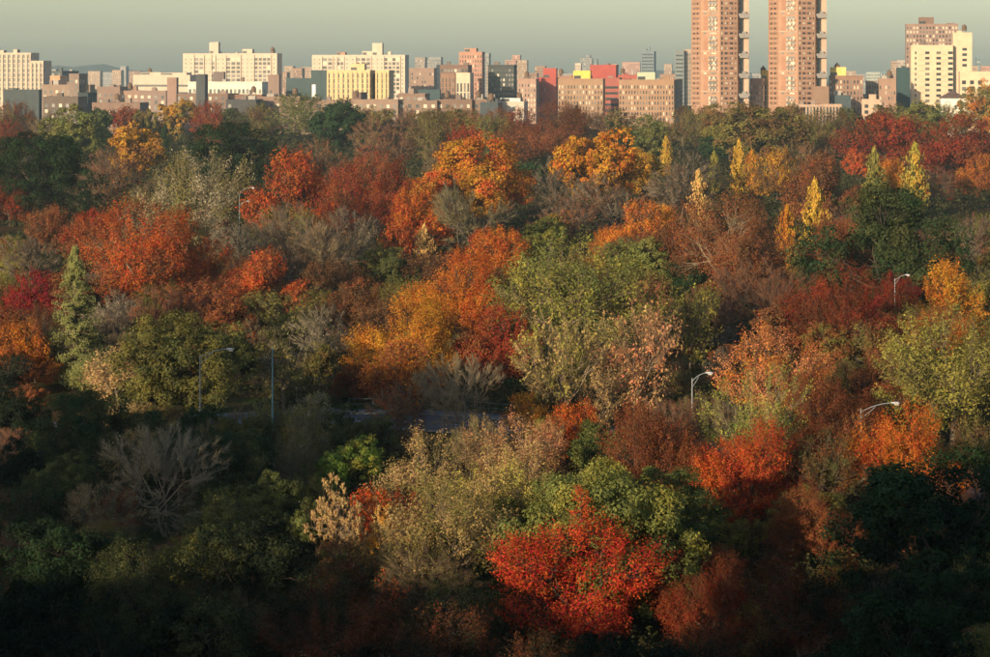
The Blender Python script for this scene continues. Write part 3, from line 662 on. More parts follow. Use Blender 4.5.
def c_z(st, en, ci, s_): return np.clip(st[ci][:, 2] + (en[ci] - st[ci])[:, 2] * s_, 0, 1)
PROTO = {}
LOD = {'hero': (0.0070, 1.0), 'mid': (0.0122, .45), 'far': (0.022, .2)}
def proto(kind, lod, seed):
    key = (kind, lod, seed)
    if key in PROTO: return PROTO[key]
    r = np.random.default_rng(hash_(kind) * 1000 + hash_(lod) * 37 + seed)
    ls, nm = LOD[lod]
    Vs, Fs, At = [], [], []; tw = None
    if kind in ('oak', 'maple', 'airy', 'droop', 'twig', 'bare', 'vase', 'shrub', 'pine'):
        z0 = {'oak': .12, 'maple': .12, 'airy': .16, 'droop': .12, 'twig': .08, 'bare': .06, 'vase': .06, 'shrub': .02, 'pine': .2}[kind]
        shape = {'vase': 'vase', 'bare': 'vase' if seed % 2 else 'dome', 'twig': 'vase' if seed % 2 else 'dome'}.get(kind, 'dome')
        ncl = {'oak': 190, 'maple': 340, 'airy': 260, 'droop': 170, 'twig': 240, 'bare': 190, 'vase': 260, 'shrub': 90, 'pine': 70}[kind]
        if lod == 'far': ncl = int(ncl * .7)
        P = envelope(r, ncl * 2, shape, z0, {'oak': 5, 'maple': 4, 'airy': 3, 'twig': 3, 'bare': 2.6}.get(kind, 3.5))
        BEND[0] = .15 if kind in ('bare', 'twig', 'droop') else .08
        tr = {'bare': .0165, 'twig': .016, 'airy': .02, 'vase': .017, 'droop': .02}.get(kind, .028)
        nl = 7 if kind != 'vase' else 9
        sk, tips, dirs = skeleton(r, P, z0, tr, nl, 6, max(3, int(ncl / nl / 6) + 1))
        keep = {'oak': .55, 'maple': .75}.get(kind, 1.0)
        V, Fq = tubes(*sk, n=5 if kind in ('bare', 'vase', 'airy', 'droop') else 4)
        trunk = np_mesh(kind + '_trunk', V, [Fq], [M_BARK])
        cen = np.array([0, 0, z0 + .35]); out = unit(tips - cen)
        # ---- leaves in clumps round the branch tips
        nleaf = int({'oak': 45000, 'maple': 48000, 'airy': 19000, 'droop': 17000, 'twig': 5000, 'bare': 900, 'vase': 7500, 'shrub': 9000, 'pine': 14000}[kind] * nm)
        rc = {'oak': .085, 'maple': .062, 'airy': .06, 'droop': .05, 'twig': .06, 'bare': .06, 'vase': .055, 'shrub': .11, 'pine': .10}[kind]
        if nleaf > 40:
            ci = r.integers(0, len(tips), nleaf); sz = r.uniform(.65, 1.35, len(tips)) * rc
            cv = r.random(len(tips))
            u = unit(r.normal(size=(nleaf, 3))); u[:, 2] = np.where(r.random(nleaf) < .35, np.abs(u[:, 2]), u[:, 2])
            rad = r.uniform(.35, 1.05, nleaf) ** (.6 if kind in ('oak', 'pine') else 1.0)
            o = u * (rad * sz[ci])[:, None]
            if kind in ('oak', 'pine'): o[:, 2] *= .72 if kind == 'oak' else .45
            if kind in ('maple', 'vase', 'airy'):                       # sprays drawn out along the shoot, which turns upward
                ax = unit(dirs[ci] * .6 + np.array([0, 0, .65]) + out[ci] * .3)
                o += ax * ((o * ax).sum(1) * 1.25)[:, None]
            if kind == 'droop':
                o[:, :2] *= .75; o[:, 2] = -np.abs(o[:, 2]) * 1.45 + .01
            nn = unit(u * .75 + out[ci] * .35 + np.array([0, 0, .30]) + r.normal(size=(nleaf, 3)) * .45)
            lsz = ls * r.uniform(.5, 1.55, nleaf) * (1.35 if kind == 'oak' else 1.0) * (1.2 if kind in ('airy', 'vase') else 1)
            asp = .55
            if kind == 'droop': lsz = ls * 1.7 * r.uniform(.7, 1.2, nleaf); asp = .3; nn = unit(r.normal(size=(nleaf, 3)) * np.array([1, 1, .25]))
            var = np.clip(.55 * cv[ci] + .45 * r.random(nleaf), 0, 1)
            C = tips[ci] + o; C[:, 2] = np.clip(C[:, 2], .012, None)
            V, Fq, at_ = leaves(C, nn, lsz, lsz * asp, r, var)
            Vs.append(V); Fs.append(Fq); At.append(at_)
        crown = np_mesh(kind + '_crown', np.concatenate(Vs), Fs, [M_LEAF], np.concatenate(At))
        # ---- fine twigs
        if kind in ('twig', 'bare', 'airy', 'vase', 'droop'):
            per = int({'twig': 44, 'bare': 46, 'airy': 11, 'vase': 18, 'droop': 4}[kind] * (1 if lod == 'hero' else .7 if lod == 'mid' else .45))
            ti = np.repeat(np.arange(len(tips)), per); m = len(ti)
            st = tips[ti] - dirs[ti] * (r.random(m) * .10)[:, None]
            d = unit(dirs[ti] * .7 + out[ti] * .5 + np.array([0, 0, .35]) + r.normal(size=(m, 3)) * .55)
            ln = r.uniform(.03, .12, m); tr_ = {'hero': .0011, 'mid': .0017, 'far': .003}[lod]
            V, Ft = spikes(st, st + d * ln[:, None], np.full(m, tr_) * r.uniform(.7, 1.3, m))
            tw = np_mesh(kind + '_twigs', V, [Ft], [M_TWIG], np.repeat(r.random(m), 4))
    elif kind == 'leader':                                    # one loose shoot on a thin stem, made for a tree 2 m wide and 9.5 m tall
        sc_ = np.array([2.0, 2.0, 9.5]); zt = 9.2; n = 1500
        P0 = np.array([(0, 0, z) for z in np.linspace(0, zt, 9)]) + np.concatenate([[[0, 0, 0]], r.normal(size=(8, 3)) * np.array([.05, .05, 0])])
        nb = 16; zb = r.uniform(6.6, 9.0, nb); an = r.random(nb) * 6.28; ln = r.uniform(.35, 1.0, nb) * np.where(zb < 8, 1.0, .7)
        st = np.stack([0 * zb, 0 * zb, zb], 1); en = st + np.stack([np.cos(an) * ln, np.sin(an) * ln, r.uniform(.1, .7, nb)], 1)
        V1, F1 = tubes(P0[:-1] / sc_, P0[1:] / sc_, np.linspace(.03, .012, 8), np.linspace(.027, .008, 8), 5); V2, F2 = tubes(st / sc_, en / sc_, np.full(nb, .007), np.full(nb, .003), 3)
        trunk = np_mesh('leader_trunk', np.concatenate([V1, V2]), [F1, F2 + len(V1)], [M_BARK])
        ci = r.integers(0, nb, n); c = st[ci] + (en[ci] - st[ci]) * (r.uniform(.25, 1.1, n))[:, None] + r.normal(size=(n, 3)) * .13
        lsz = .05 * r.uniform(.6, 1.4, n); V, Fq, at_ = leaves(c, unit(r.normal(size=(n, 3)) + np.array([0, -.3, .5])), lsz, lsz * .6, r, r.random(n))
        crown = np_mesh('leader_crown', V / sc_, [Fq], [M_LEAF], at_)
    elif kind in ('column', 'conifer'):
        n = int((30000 if kind == 'conifer' else 9000) * nm)
        base = .06 if kind == 'column' else .05
        nb = 150 if kind == 'column' else 210
        zb = base + (1 - base) * r.random(nb) ** (1.0 if kind == 'column' else 1.25)
        t = (zb - base) / (1 - base)
        wr = (.5 * np.sin(np.clip(t * .92 + .10, 0, 1) * math.pi) ** .6 * r.uniform(.3, 1.35, nb)) if kind == 'column' else .5 * (1 - t) ** .85 * r.uniform(.75, 1.12, nb) + .015
        an = r.random(nb) * 6.283; dr = np.stack([np.cos(an), np.sin(an), np.zeros(nb)], 1)
        rise = .55 if kind == 'column' else .05
        st = np.stack([np.zeros(nb), np.zeros(nb), np.clip(zb - wr * rise * .6, .03, 1)], 1); en = np.stack([dr[:, 0] * wr, dr[:, 1] * wr, zb], 1)
        P0 = [np.array([0, 0, z]) for z in np.linspace(0, .94, 8)]; 
        V1, F1 = tubes(np.array(P0[:-1]), np.array(P0[1:]), np.linspace(.05, .012, 7), np.linspace(.044, .008, 7), 5)
        V2, F2 = tubes(st, en, np.full(nb, .010), np.full(nb, .004), 3)
        trunk = np_mesh(kind + '_trunk', np.concatenate([V1, V2]), [F1, F2 + len(V1)], [M_BARK])
        ci = r.integers(0, nb, n); s_ = r.random(n) ** .55
        c = st[ci] + (en[ci] - st[ci]) * s_[:, None] + r.normal(size=(n, 3)) * np.stack([(.03 * (1.05 - c_z(st, en, ci, s_)) + .008)] * 2 + [np.full(n, .012)], 1) if kind == 'conifer' else st[ci] + (en[ci] - st[ci]) * s_[:, None] + r.normal(size=(n, 3)) * np.array([.038, .038, .022])
        o_ = unit(c * np.array([1, 1, 0]) + 1e-6); nn = unit(o_ * .8 + np.array([0, 0, .45]) + r.normal(size=(n, 3)) * .5)
        lsz = np.full(n, ls * (1.0 if kind == 'column' else 1.0)) * r.uniform(.7, 1.3, n)
        cv = r.random(nb); var = np.clip(.6 * cv[ci] + .4 * r.random(n), 0, 1)
        if kind == 'column':   # width 1 is stretched to the tree's own width; keep leaves from smearing
            V, Fq, at_ = leaves(c, nn, lsz * 2.4, lsz * 1.5, r, var)
        else: V, Fq, at_ = leaves(c, nn, lsz * 1.3, lsz * .55, r, var)
        V[:, 2] = np.clip(V[:, 2], .01, None)
        crown = np_mesh(kind + '_crown', V, [Fq], [M_LEAF], at_)
    PROTO[key] = (trunk, crown, tw)
    return PROTO[key]

def hash_(s):
    h = 0
    for ch in s: h = (h * 31 + ord(ch)) % 9973
    return h

C = {  # colour: leaf rgb, word
 'red': ((.51, .070, .024), 'vivid red'), 'ored': ((.49, .10, .024), 'orange red'), 'orange': ((.52, .17, .025), 'orange'), 'gold': ((.52, .25, .03), 'golden'),
 'yellow': ((.52, .31, .045), 'bright yellow'), 'rust': ((.25, .085, .032), 'rust coloured'), 'dred': ((.25, .042, .018), 'dark red'), 'crim': ((.26, .02, .018), 'crimson'),
 'brown': ((.15, .075, .035), 'brown'), 'olive': ((.17, .15, .04), 'olive'), 'yol': ((.30, .26, .05), 'yellow green'), 'green': ((.15, .165, .045), 'green'),
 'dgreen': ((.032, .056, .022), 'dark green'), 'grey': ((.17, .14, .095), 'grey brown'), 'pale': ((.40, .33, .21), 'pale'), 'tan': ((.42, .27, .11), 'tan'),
 'salmon': ((.52, .22, .10), 'salmon'), 'bgreen': ((.14, .21, .035), 'bright green'), 'dolive': ((.08, .085, .03), 'dark olive'), 'black': ((.018, .026, .014), 'shade-dark green'),  # near-black leaf tone puts the foreground shade into the colour
'lgreen': ((.27, .27, .085), 'pale green'),
 'drust': ((.15, .05, .022), 'dark rust'), 'peach': ((.6, .36, .12), 'peach'),
}
KW = {'oak': ('broadleaf_tree', 'dense rounded tree'), 'maple': ('maple_tree', 'feathery full tree'), 'airy': ('thinning_tree', 'thinning tree with branches showing'),
      'droop': ('seed_pod_tree', 'tree hung with drooping leaf tassels'), 'twig': ('twiggy_tree', 'nearly leafless twiggy tree'), 'bare': ('bare_tree', 'bare branching tree'),
      'vase': ('many_stemmed_tree', 'many-stemmed tree with upright branches'), 'column': ('poplar_tree', 'slim upright tree'), 'conifer': ('conifer_tree', 'conical conifer'),
      'leader': ('slender_maple_tree', 'slender loose tree'), 'pine': ('pine_tree', 'layered pine'), 'shrub': ('shrub', 'low bushy shrub')}
BARKC = {'pale': (.25, .185, .115), 'grey': (.15, .12, .085), 'dark': (.09, .07, .05)}
# px, top row, width px, kind, colour, options (t second tone, k height/width, h height m, b bark, l label, a anchor phrase)
T = [
# -- far rows under the skyline
(18,105,40,'maple','rust',{}),(75,108,62,'oak','green',{'t':'olive'}),(100,112,26,'oak','dgreen',{'t':'green'}),(125,110,36,'maple','rust',{'t':'dred'}),
(147,112,26,'oak','olive',{}),(178,104,34,'oak','gold',{'t':'olive'}),(215,105,46,'maple','rust',{'t':'dred'}),(300,97,62,'airy','olive',{'t':'green'}),
(337,104,58,'oak','dgreen',{}),(385,117,62,'twig','rust',{}),(433,114,50,'airy','olive',{}),(461,118,26,'oak','gold',{'t':'orange'}),(488,119,46,'airy','olive',{'t':'green'}),
(548,106,90,'maple','rust',{'t':'drust','l':'broad rust coloured tree reaching up to the red blocks','a':'the broad rust coloured tree'}),
(520,112,40,'maple','drust',{}),(598,108,40,'twig','rust',{}),(642,118,48,'oak','green',{}),(685,111,42,'airy','olive',{}),(660,115,38,'twig','brown',{'t':'rust'}),
(730,112,52,'oak','olive',{'t':'yol'}),(765,107,78,'oak','olive',{'t':'brown'}),(825,112,50,'maple','brown',{'t':'olive'}),(875,109,52,'oak','olive',{'t':'dolive'}),
(922,105,52,'oak','olive',{'t':'green'}),(984,84,50,'oak','olive',{'t':'orange','k':1.3,'l':'tall olive and orange tree overlapping the lower cream wing','a':'the tall olive tree by the cream wing'}),
(52,112,40,'twig','brown',{}),(255,108,40,'airy','olive',{'t':'brown'}),(275,110,34,'twig','rust',{}),(404,110,50,'twig','rust',{}),(420,113,44,'oak','olive',{}),(447,111,46,'oak','olive',{'t':'brown'}),(472,113,44,'maple','rust',{'t':'olive'}),(500,112,46,'maple','rust',{'t':'brown'}),(372,110,44,'oak','olive',{'t':'brown'}),(722,107,46,'oak','olive',{'t':'rust'}),(790,108,44,'oak','olive',{'t':'brown'}),(745,108,40,'oak','olive',{}),
(700,110,36,'airy','brown',{'t':'olive'}),(797,112,40,'airy','olive',{'t':'rust'}),(850,112,36,'oak','dolive',{}),(900,108,36,'airy','olive',{}),(948,107,40,'airy','olive',{'t':'green'}),
(235,112,36,'oak','dolive',{}),(620,112,36,'airy','brown',{}),(575,112,34,'airy','olive',{}),(360,112,34,'airy','olive',{}),(5,112,34,'airy','brown',{}),
# -- upper left
(8,120,44,'maple','drust',{}),(137,124,58,'oak','gold',{'t':'brown','l':'golden round tree among dark trees near the brown flats','a':'the golden round tree'}),(165,125,13,'column','dgreen',{'k':2.6}),
(238,124,105,'oak','dgreen',{'t':'black','l':'wide dark evergreen mass behind the curved lamp','a':'the wide dark evergreen'}),
(42,133,102,'oak','dgreen',{'t':'black','l':'big dark green oak with dense clumped crown','a':'the big dark green oak'}),(110,146,62,'twig','brown',{'t':'rust'}),
(187,152,105,'airy','olive',{'t':'pale','b':'pale','l':'pale olive tree with bare arching branches by the curved lamp','a':'the pale arching tree'}),
(292,152,84,'maple','ored',{'l':'orange red tree right beside the curved lamp','a':'the orange red tree by the curved lamp'}),(322,136,66,'twig','rust',{}),(275,135,40,'twig','olive',{}),
(10,178,46,'maple','drust',{}),(48,207,50,'maple','rust',{'t':'brown'}),(85,160,40,'twig','brown',{}),
(140,203,112,'maple','ored',{'t':'rust','b':'pale','l':'large flame red maple with pale limbs showing','a':'the large flame red maple'}),(96,210,56,'maple','dred',{'t':'rust'}),
(207,240,72,'maple','ored',{'t':'rust','b':'pale','l':'second flame red maple leaning against the larger one','a':'the second flame red maple'}),(268,252,68,'maple','ored',{'t':'rust','l':'burnt orange rounded tree before the grey twiggy thicket','a':'the burnt orange tree'}),
(165,279,88,'twig','rust',{'t':'dred'}),(35,272,64,'maple','crim',{'l':'crimson low tree beside the yellow green conifer','a':'the crimson low tree'}),
(75,247,76,'conifer','lgreen',{'k':1.85,'l':'yellow green conical conifer standing by itself','a':'the yellow green conifer'}),
(8,252,40,'oak','yol',{'t':'olive'}),(30,234,60,'twig','grey',{}),(290,200,100,'twig','grey',{'l':'grey twiggy thicket tree in front of the curved lamp','a':'the grey twiggy thicket'}),
(324,213,84,'bare','grey',{'b':'pale','l':'bare tree with pale fanned branches beside the dark red tree','a':'the pale fanned bare tree'}),(245,222,60,'twig','grey',{'t':'dolive'}),(113,290,54,'twig','grey',{'t':'pale'}),
(160,175,50,'twig','olive',{}),(230,180,46,'airy','olive',{}),
# -- upper middle
(473,127,60,'maple','dred',{'t':'rust'}),(476,135,112,'oak','gold',{'t':'ored','l':'wide gold and orange tree with rounded dome','a':'the wide gold and orange tree'}),
(594,131,82,'oak','gold',{'l':'golden dome-shaped tree like a beehive','a':'the golden dome tree'}),(640,150,48,'oak','gold',{'t':'olive'}),(527,162,30,'oak','dgreen',{}),
(371,150,90,'maple','dred',{'t':'rust','l':'tall dark red maple with upright sprays','a':'the tall dark red maple'}),(420,190,62,'maple','ored',{'t':'orange','l':'orange red tree joined to the dark red maple','a':'the orange red tree next to the dark maple'}),
(400,224,36,'maple','ored',{}),(424,226,20,'column','peach',{'k':2.2}),(468,178,84,'bare','grey',{'t':'olive','b':'grey','l':'grey bare tree in a ring of orange trees','a':'the grey bare tree among orange ones'}),
(508,170,44,'maple','orange',{}),(560,166,64,'twig','grey',{'t':'brown'}),(614,172,80,'twig','grey',{'t':'rust'}),(600,172,40,'twig','rust',{}),(640,201,68,'maple','orange',{'t':'rust','l':'orange topped tree before the golden dome','a':'the orange topped tree'}),
(562,196,62,'twig','rust',{}),(500,228,56,'maple','orange',{'t':'ored'}),(545,216,44,'oak','green',{'t':'yol'}),(561,210,24,'oak','gold',{}),
(570,232,135,'airy','green',{'t':'yol','b':'pale','d':1,'l':'large fresh green tree in the middle of the autumn wood','a':'the large fresh green tree'}),
(640,238,60,'oak','green',{'l':'smaller green tree leaning on the large fresh green one'}),(520,240,44,'oak','yol',{'t':'green'}),(452,250,94,'maple','orange',{'t':'ored','l':'orange spreading tree with red patches above the golden one','a':'the orange spreading tree'}),
(342,206,70,'twig','grey',{}),(394,254,48,'oak','dolive',{}),(403,293,98,'maple','gold',{'t':'orange','l':'glowing golden tree in the middle of dark trees','a':'the glowing golden tree'}),
(640,290,64,'vase','yol',{}),(690,285,60,'vase','yol',{'t':'olive'}),(335,165,40,'twig','rust',{}),(440,140,40,'twig','brown',{}),(690,262,40,'oak','dgreen',{}),
# -- upper right
(890,116,84,'maple','dred',{'t':'drust','l':'deep red round tree behind the slim yellow trees','a':'the deep red round tree'}),(961,118,84,'maple','dred',{'t':'drust','l':'deep maroon wide tree below the cream tower','a':'the deep maroon wide tree'}),
(666,137,12,'column','yellow',{'k':3.2,'l':'tiny bright yellow column tree','a':'the tiny yellow column tree'}),(715,136,28,'oak','dgreen',{}),(714,152,14,'column','yol',{'k':3.0}),
(739,142,19,'column','yellow',{'k':3.0,'l':'forked bright yellow poplar before the olive canopy','a':'the forked yellow poplar'}),(752,151,17,'column','gold',{'k':2.6}),(776,150,48,'airy','gold',{'t':'brown','d':1}),
(698,172,22,'column','peach',{'k':3.2,'l':'feathery peach coloured poplar beside rust trees','a':'the peach poplar'}),(815,182,28,'column','yellow',{'k':2.5,'l':'brightest yellow poplar beside the dark green oak','a':'the brightest yellow poplar'}),
(787,207,24,'column','gold',{'k':2.9}),(874,150,22,'column','yol',{'k':2.9}),(915,145,27,'column','yol',{'t':'yellow','k':2.7,'l':'tall green and yellow poplar behind the dark green oak','a':'the green and yellow poplar'}),(906,170,18,'column','yellow',{'k':2.2}),
(896,160,48,'maple','orange',{'t':'gold'}),(888,181,142,'oak','dgreen',{'t':'dolive','l':'big dark green oak ringed by rust coloured trees','a':'the dark green oak among rust trees'}),
(838,225,80,'maple','rust',{'t':'drust'}),(825,155,74,'maple','rust',{'t':'brown'}),(857,150,28,'maple','ored',{}),(805,139,64,'twig','rust',{'t':'olive'}),(680,150,74,'twig','grey',{'t':'brown'}),
(730,195,105,'maple','rust',{'t':'brown','b':'pale','l':'wide rust orange dome tree with pale limbs','a':'the wide rust dome tree'}),(672,224,66,'maple','rust',{'t':'brown'}),(657,204,34,'maple','orange',{'t':'gold'}),
(765,254,86,'twig','drust',{'t':'rust'}),(840,266,100,'maple','drust',{'t':'dred','l':'dark rust wide tree in front of the dark green oak','a':'the dark rust wide tree'}),(892,272,52,'maple','crim',{'t':'drust'}),(812,258,44,'airy','olive',{}),(890,257,44,'airy','yol',{'t':'olive'}),
(942,262,70,'maple','orange',{'k':1.25,'t':'gold','l':'orange golden tree beside the dark rust wide tree','a':'the orange golden tree'}),(975,214,66,'twig','grey',{'t':'rust'}),(982,155,44,'maple','rust',{'t':'orange'}),(985,276,54,'oak','olive',{'t':'yol'}),
(745,230,50,'twig','rust',{}),(930,225,50,'twig','drust',{}),(700,205,30,'twig','rust',{}),(850,200,36,'twig','rust',{}),(940,165,40,'twig','drust',{'t':'dred'}),
# -- middle left
(28,320,66,'maple','orange',{'t':'rust','l':'orange tree at the edge of the shade below the conifer','a':'the orange tree at the shade edge'}),(113,302,50,'twig','grey',{}),(180,316,122,'oak','olive',{'t':'dolive','l':'yellow green dome tree behind the road lamp','a':'the yellow green dome by the lamp'}),
(228,326,60,'oak','dolive',{}),(285,316,62,'pine','olive',{'t':'grey','k':1.75,'d':2,'b':'grey','l':'thin layered pine with see-through tiers','a':'the thin layered pine'}),(322,300,66,'bare','grey',{'t':'pale'}),(258,318,50,'twig','brown',{}),
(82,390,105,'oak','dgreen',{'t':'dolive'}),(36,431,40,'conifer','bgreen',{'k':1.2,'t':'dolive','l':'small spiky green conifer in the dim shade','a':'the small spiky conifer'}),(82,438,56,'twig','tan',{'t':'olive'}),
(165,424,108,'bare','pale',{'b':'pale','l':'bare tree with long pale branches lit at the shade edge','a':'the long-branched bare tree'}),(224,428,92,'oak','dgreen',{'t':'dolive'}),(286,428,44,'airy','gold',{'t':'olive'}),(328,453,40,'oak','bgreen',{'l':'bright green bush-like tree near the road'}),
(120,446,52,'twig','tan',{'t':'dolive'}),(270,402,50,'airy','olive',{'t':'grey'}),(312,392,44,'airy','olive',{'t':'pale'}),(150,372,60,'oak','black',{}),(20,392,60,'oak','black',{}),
# -- middle
(400,336,78,'airy','rust',{'t':'orange'}),(500,308,82,'maple','dred',{'t':'rust','l':'dark red tree beside the glowing golden one','a':'the dark red tree by the golden one'}),(445,305,46,'twig','brown',{'t':'rust'}),
(463,354,92,'bare','pale',{'b':'pale','t':'grey','l':'bare tree with crooked pale limbs above the road','a':'the crooked bare tree'}),(560,316,84,'vase','yol',{'b':'pale','t':'tan','l':'pale stemmed yellow green tree with open crown','a':'the pale stemmed yellow green tree'}),
(634,308,84,'vase','salmon',{'b':'pale','t':'tan','l':'pale stemmed tan tree with bare upright limbs','a':'the pale stemmed tan tree'}),(378,412,44,'pine','dgreen',{'t':'green','k':1.25,'l':'dark bushy pine beside the road','a':'the dark bushy pine'}),
(352,440,58,'oak','bgreen',{'t':'yol'}),(430,434,100,'airy','tan',{'t':'olive','d':1,'l':'tan and olive thin tree right below the road bend','a':'the tan tree below the road bend'}),(516,417,95,'airy','salmon',{'t':'tan','d':1,'l':'salmon pink thinning tree in the sunlit glade','a':'the salmon pink tree'}),
(498,446,110,'airy','tan',{'t':'yol','d':1}),(570,404,60,'maple','ored',{'t':'orange','l':'small orange red tree beneath the pale stemmed trees','a':'the small orange red tree'}),(526,395,44,'airy','gold',{}),(606,424,54,'oak','green',{'t':'dgreen'}),
(648,409,112,'maple','drust',{'t':'rust','l':'dark rust tree behind the big sunlit green one','a':'the dark rust tree'}),(560,476,105,'oak','green',{'t':'yol'}),(655,474,120,'oak','green',{'t':'dgreen'}),(606,466,165,'oak','green',{'t':'yol','k':1.0,'l':'big sunlit green tree behind the scarlet tree','a':'the big sunlit green tree'}),
(668,398,70,'twig','rust',{}),(600,360,50,'vase','tan',{}),(680,318,50,'twig','rust',{'t':'dgreen'}),(720,300,50,'twig','rust',{}),
(100,408,62,'twig','dolive',{'t':'brown','k':1.3}),(143,404,66,'oak','dolive',{'t':'dgreen','k':1.3}),(190,411,56,'oak','dgreen',{'k':1.4}),(236,407,54,'twig','brown',{'t':'olive','k':1.4}),(262,412,44,'oak','dolive',{'k':1.6}),(302,414,50,'airy','olive',{'t':'grey','k':1.5}),
(398,378,62,'twig','brown',{'t':'rust','k':1.25}),(346,419,40,'oak','dolive',{'k':1.4}),(352,406,54,'oak','dolive',{'t':'dgreen','k':1.25}),(206,409,50,'oak','dgreen',{'t':'dolive','k':1.35}),(470,414,44,'twig','olive',{'t':'brown','k':1.5}),(215,418,50,'twig','olive',{'k':1.5}),(240,418,56,'oak','dolive',{'t':'olive','k':1.3}),(300,440,54,'twig','olive',{'t':'brown','k':1.2}),(130,430,60,'airy','dolive',{'t':'tan','k':1.2}),(60,455,66,'oak','dolive',{'t':'green','k':1.1}),(205,450,60,'twig','brown',{'t':'tan','k':1.1}),
(262,470,64,'oak','green',{'t':'dolive','k':1.1}),(100,480,80,'twig','tan',{'t':'dolive','k':1.0}),(218,492,76,'airy','dolive',{'t':'olive','k':1.0}),(300,500,60,'oak','dolive',{'t':'green','k':1.1}),(20,480,80,'airy','dgreen',{'t':'dolive','k':1.0}),(318,408,40,'twig','grey',{'t':'olive','k':1.5}),
(482,412,56,'twig','olive',{'t':'tan','k':1.3}),(545,418,40,'airy','rust',{'t':'tan','k':1.5}),(893,284,46,'maple','drust',{'k':1.5}),(688,400,54,'twig','rust',{'t':'brown','k':1.7}),(860,414,54,'maple','rust',{'t':'brown','k':2.0}),(330,425,36,'airy','olive',{'k':1.3}),
# -- middle right
(952,306,135,'airy','olive',{'t':'yol','d':2,'l':'large olive and gold speckled tree beside the road','a':'the large speckled olive tree'}),(905,345,56,'oak','yol',{'t':'olive'}),(776,325,100,'airy','salmon',{'t':'orange','d':1,'l':'salmon orange thin dome tree above the yellow green one','a':'the salmon orange dome'}),
(757,361,105,'vase','yol',{'t':'bgreen','b':'pale','d':1,'l':'yellow green tree with glowing pale trunks','a':'the yellow green tree with pale trunks'}),(880,349,60,'maple','rust',{}),(825,374,92,'maple','drust',{'t':'rust','l':'dark rust spreading tree between two lamps','a':'the rust tree between two lamps'}),
(846,360,38,'airy','olive',{}),(905,404,104,'maple','orange',{'k':1.25,'t':'ored','l':'flame orange tree right under a road lamp','a':'the flame orange tree'}),(752,424,108,'maple','dred',{'t':'ored','l':'red tree cut by the shadow edge','a':'the red tree at the shadow edge'}),
(826,430,96,'airy','dolive',{'t':'drust','d':1}),(672,400,98,'twig','rust',{'t':'brown'}),(938,456,190,'oak','dgreen',{'t':'black','k':.9,'l':'huge dark green tree wholly in shade','a':'the huge dark tree'}),(720,345,46,'twig','grey',{'t':'dgreen'}),
(985,420,60,'airy','olive',{}),(700,450,60,'oak','green',{'t':'dgreen'}),
(6,438,70,'oak','black',{'k':1.2}),(990,492,70,'oak','dgreen',{'t':'black','k':1.3}),
# -- foreground
(581,520,150,'maple','red',{'t':'red','k':.9,'l':'scarlet tree glowing at the edge of the foreground shade','a':'the scarlet tree'}),(581,487,34,'leader','red',{'k':4.9,'l':'slender scarlet shoot rising just behind the scarlet tree'}),(668,549,66,'maple','ored',{'t':'rust'}),(715,562,100,'maple','drust',{'t':'dred'}),
(522,499,80,'oak','green',{}),(336,474,66,'droop','tan',{'k':1.6,'b':'pale','l':'crooked tree hung with tan leaf tassels','a':'the tasselled crooked tree'}),(392,504,66,'droop','tan',{'k':1.4,'b':'pale','t':'gold','l':'second tree hung with tan tassels in the sun','a':'the second tasselled tree'}),
(450,480,115,'airy','olive',{'t':'tan','d':2}),(389,571,32,'shrub','ored',{'k':.9,'l':'small orange red shrub below the tasselled trees'}),(466,584,66,'shrub','dolive',{'t':'green','k':.9}),(312,560,50,'shrub','dolive',{'k':1.0}),
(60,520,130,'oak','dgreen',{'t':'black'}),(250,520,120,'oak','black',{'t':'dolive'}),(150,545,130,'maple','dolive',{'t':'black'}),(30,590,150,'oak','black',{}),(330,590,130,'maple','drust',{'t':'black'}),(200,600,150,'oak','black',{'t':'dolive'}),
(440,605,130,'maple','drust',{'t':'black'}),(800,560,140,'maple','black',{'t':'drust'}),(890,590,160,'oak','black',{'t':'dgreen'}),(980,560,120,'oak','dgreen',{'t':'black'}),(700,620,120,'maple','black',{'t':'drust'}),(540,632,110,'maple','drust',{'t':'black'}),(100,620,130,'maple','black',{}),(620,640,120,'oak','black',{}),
]
T = [(e[0], e[1] - (3 if e[1] <= 119 else 0)) + tuple(e[2:]) for e in T]
KDEF = {'oak': 1.0, 'maple': 1.05, 'airy': 1.1, 'twig': 1.0, 'bare': 1.05, 'vase': 1.4, 'shrub': .9}
ANCH = list(BANCH); PLACED = []
ANCH += [(243, 195, 'the curved lamp'), (215, 360, 'the lone road lamp')]

def place(px, top, w, kind, cname, o, label=None, group=None):
    p = top - HZ; k = o.get('k', KDEF.get(kind, 1.0))
    if 'h' in o: h = o['h']
    else:
        h = k * w * CAMH / (p + k * w)
        h = min(max(h, 4.0), 20.0 if p > 40 else 22.0)
    Y = (CAMH - h) / p * F
    if Y > 1010 and 'h' not in o: Y = 860 + 150 * rnd.random(); h = CAMH - p / F * Y
    wm = w * (1.06 if kind in ('column', 'conifer') else 1.02) / F * Y
    X = px2x(px) * Y
    return X, Y, h, wm

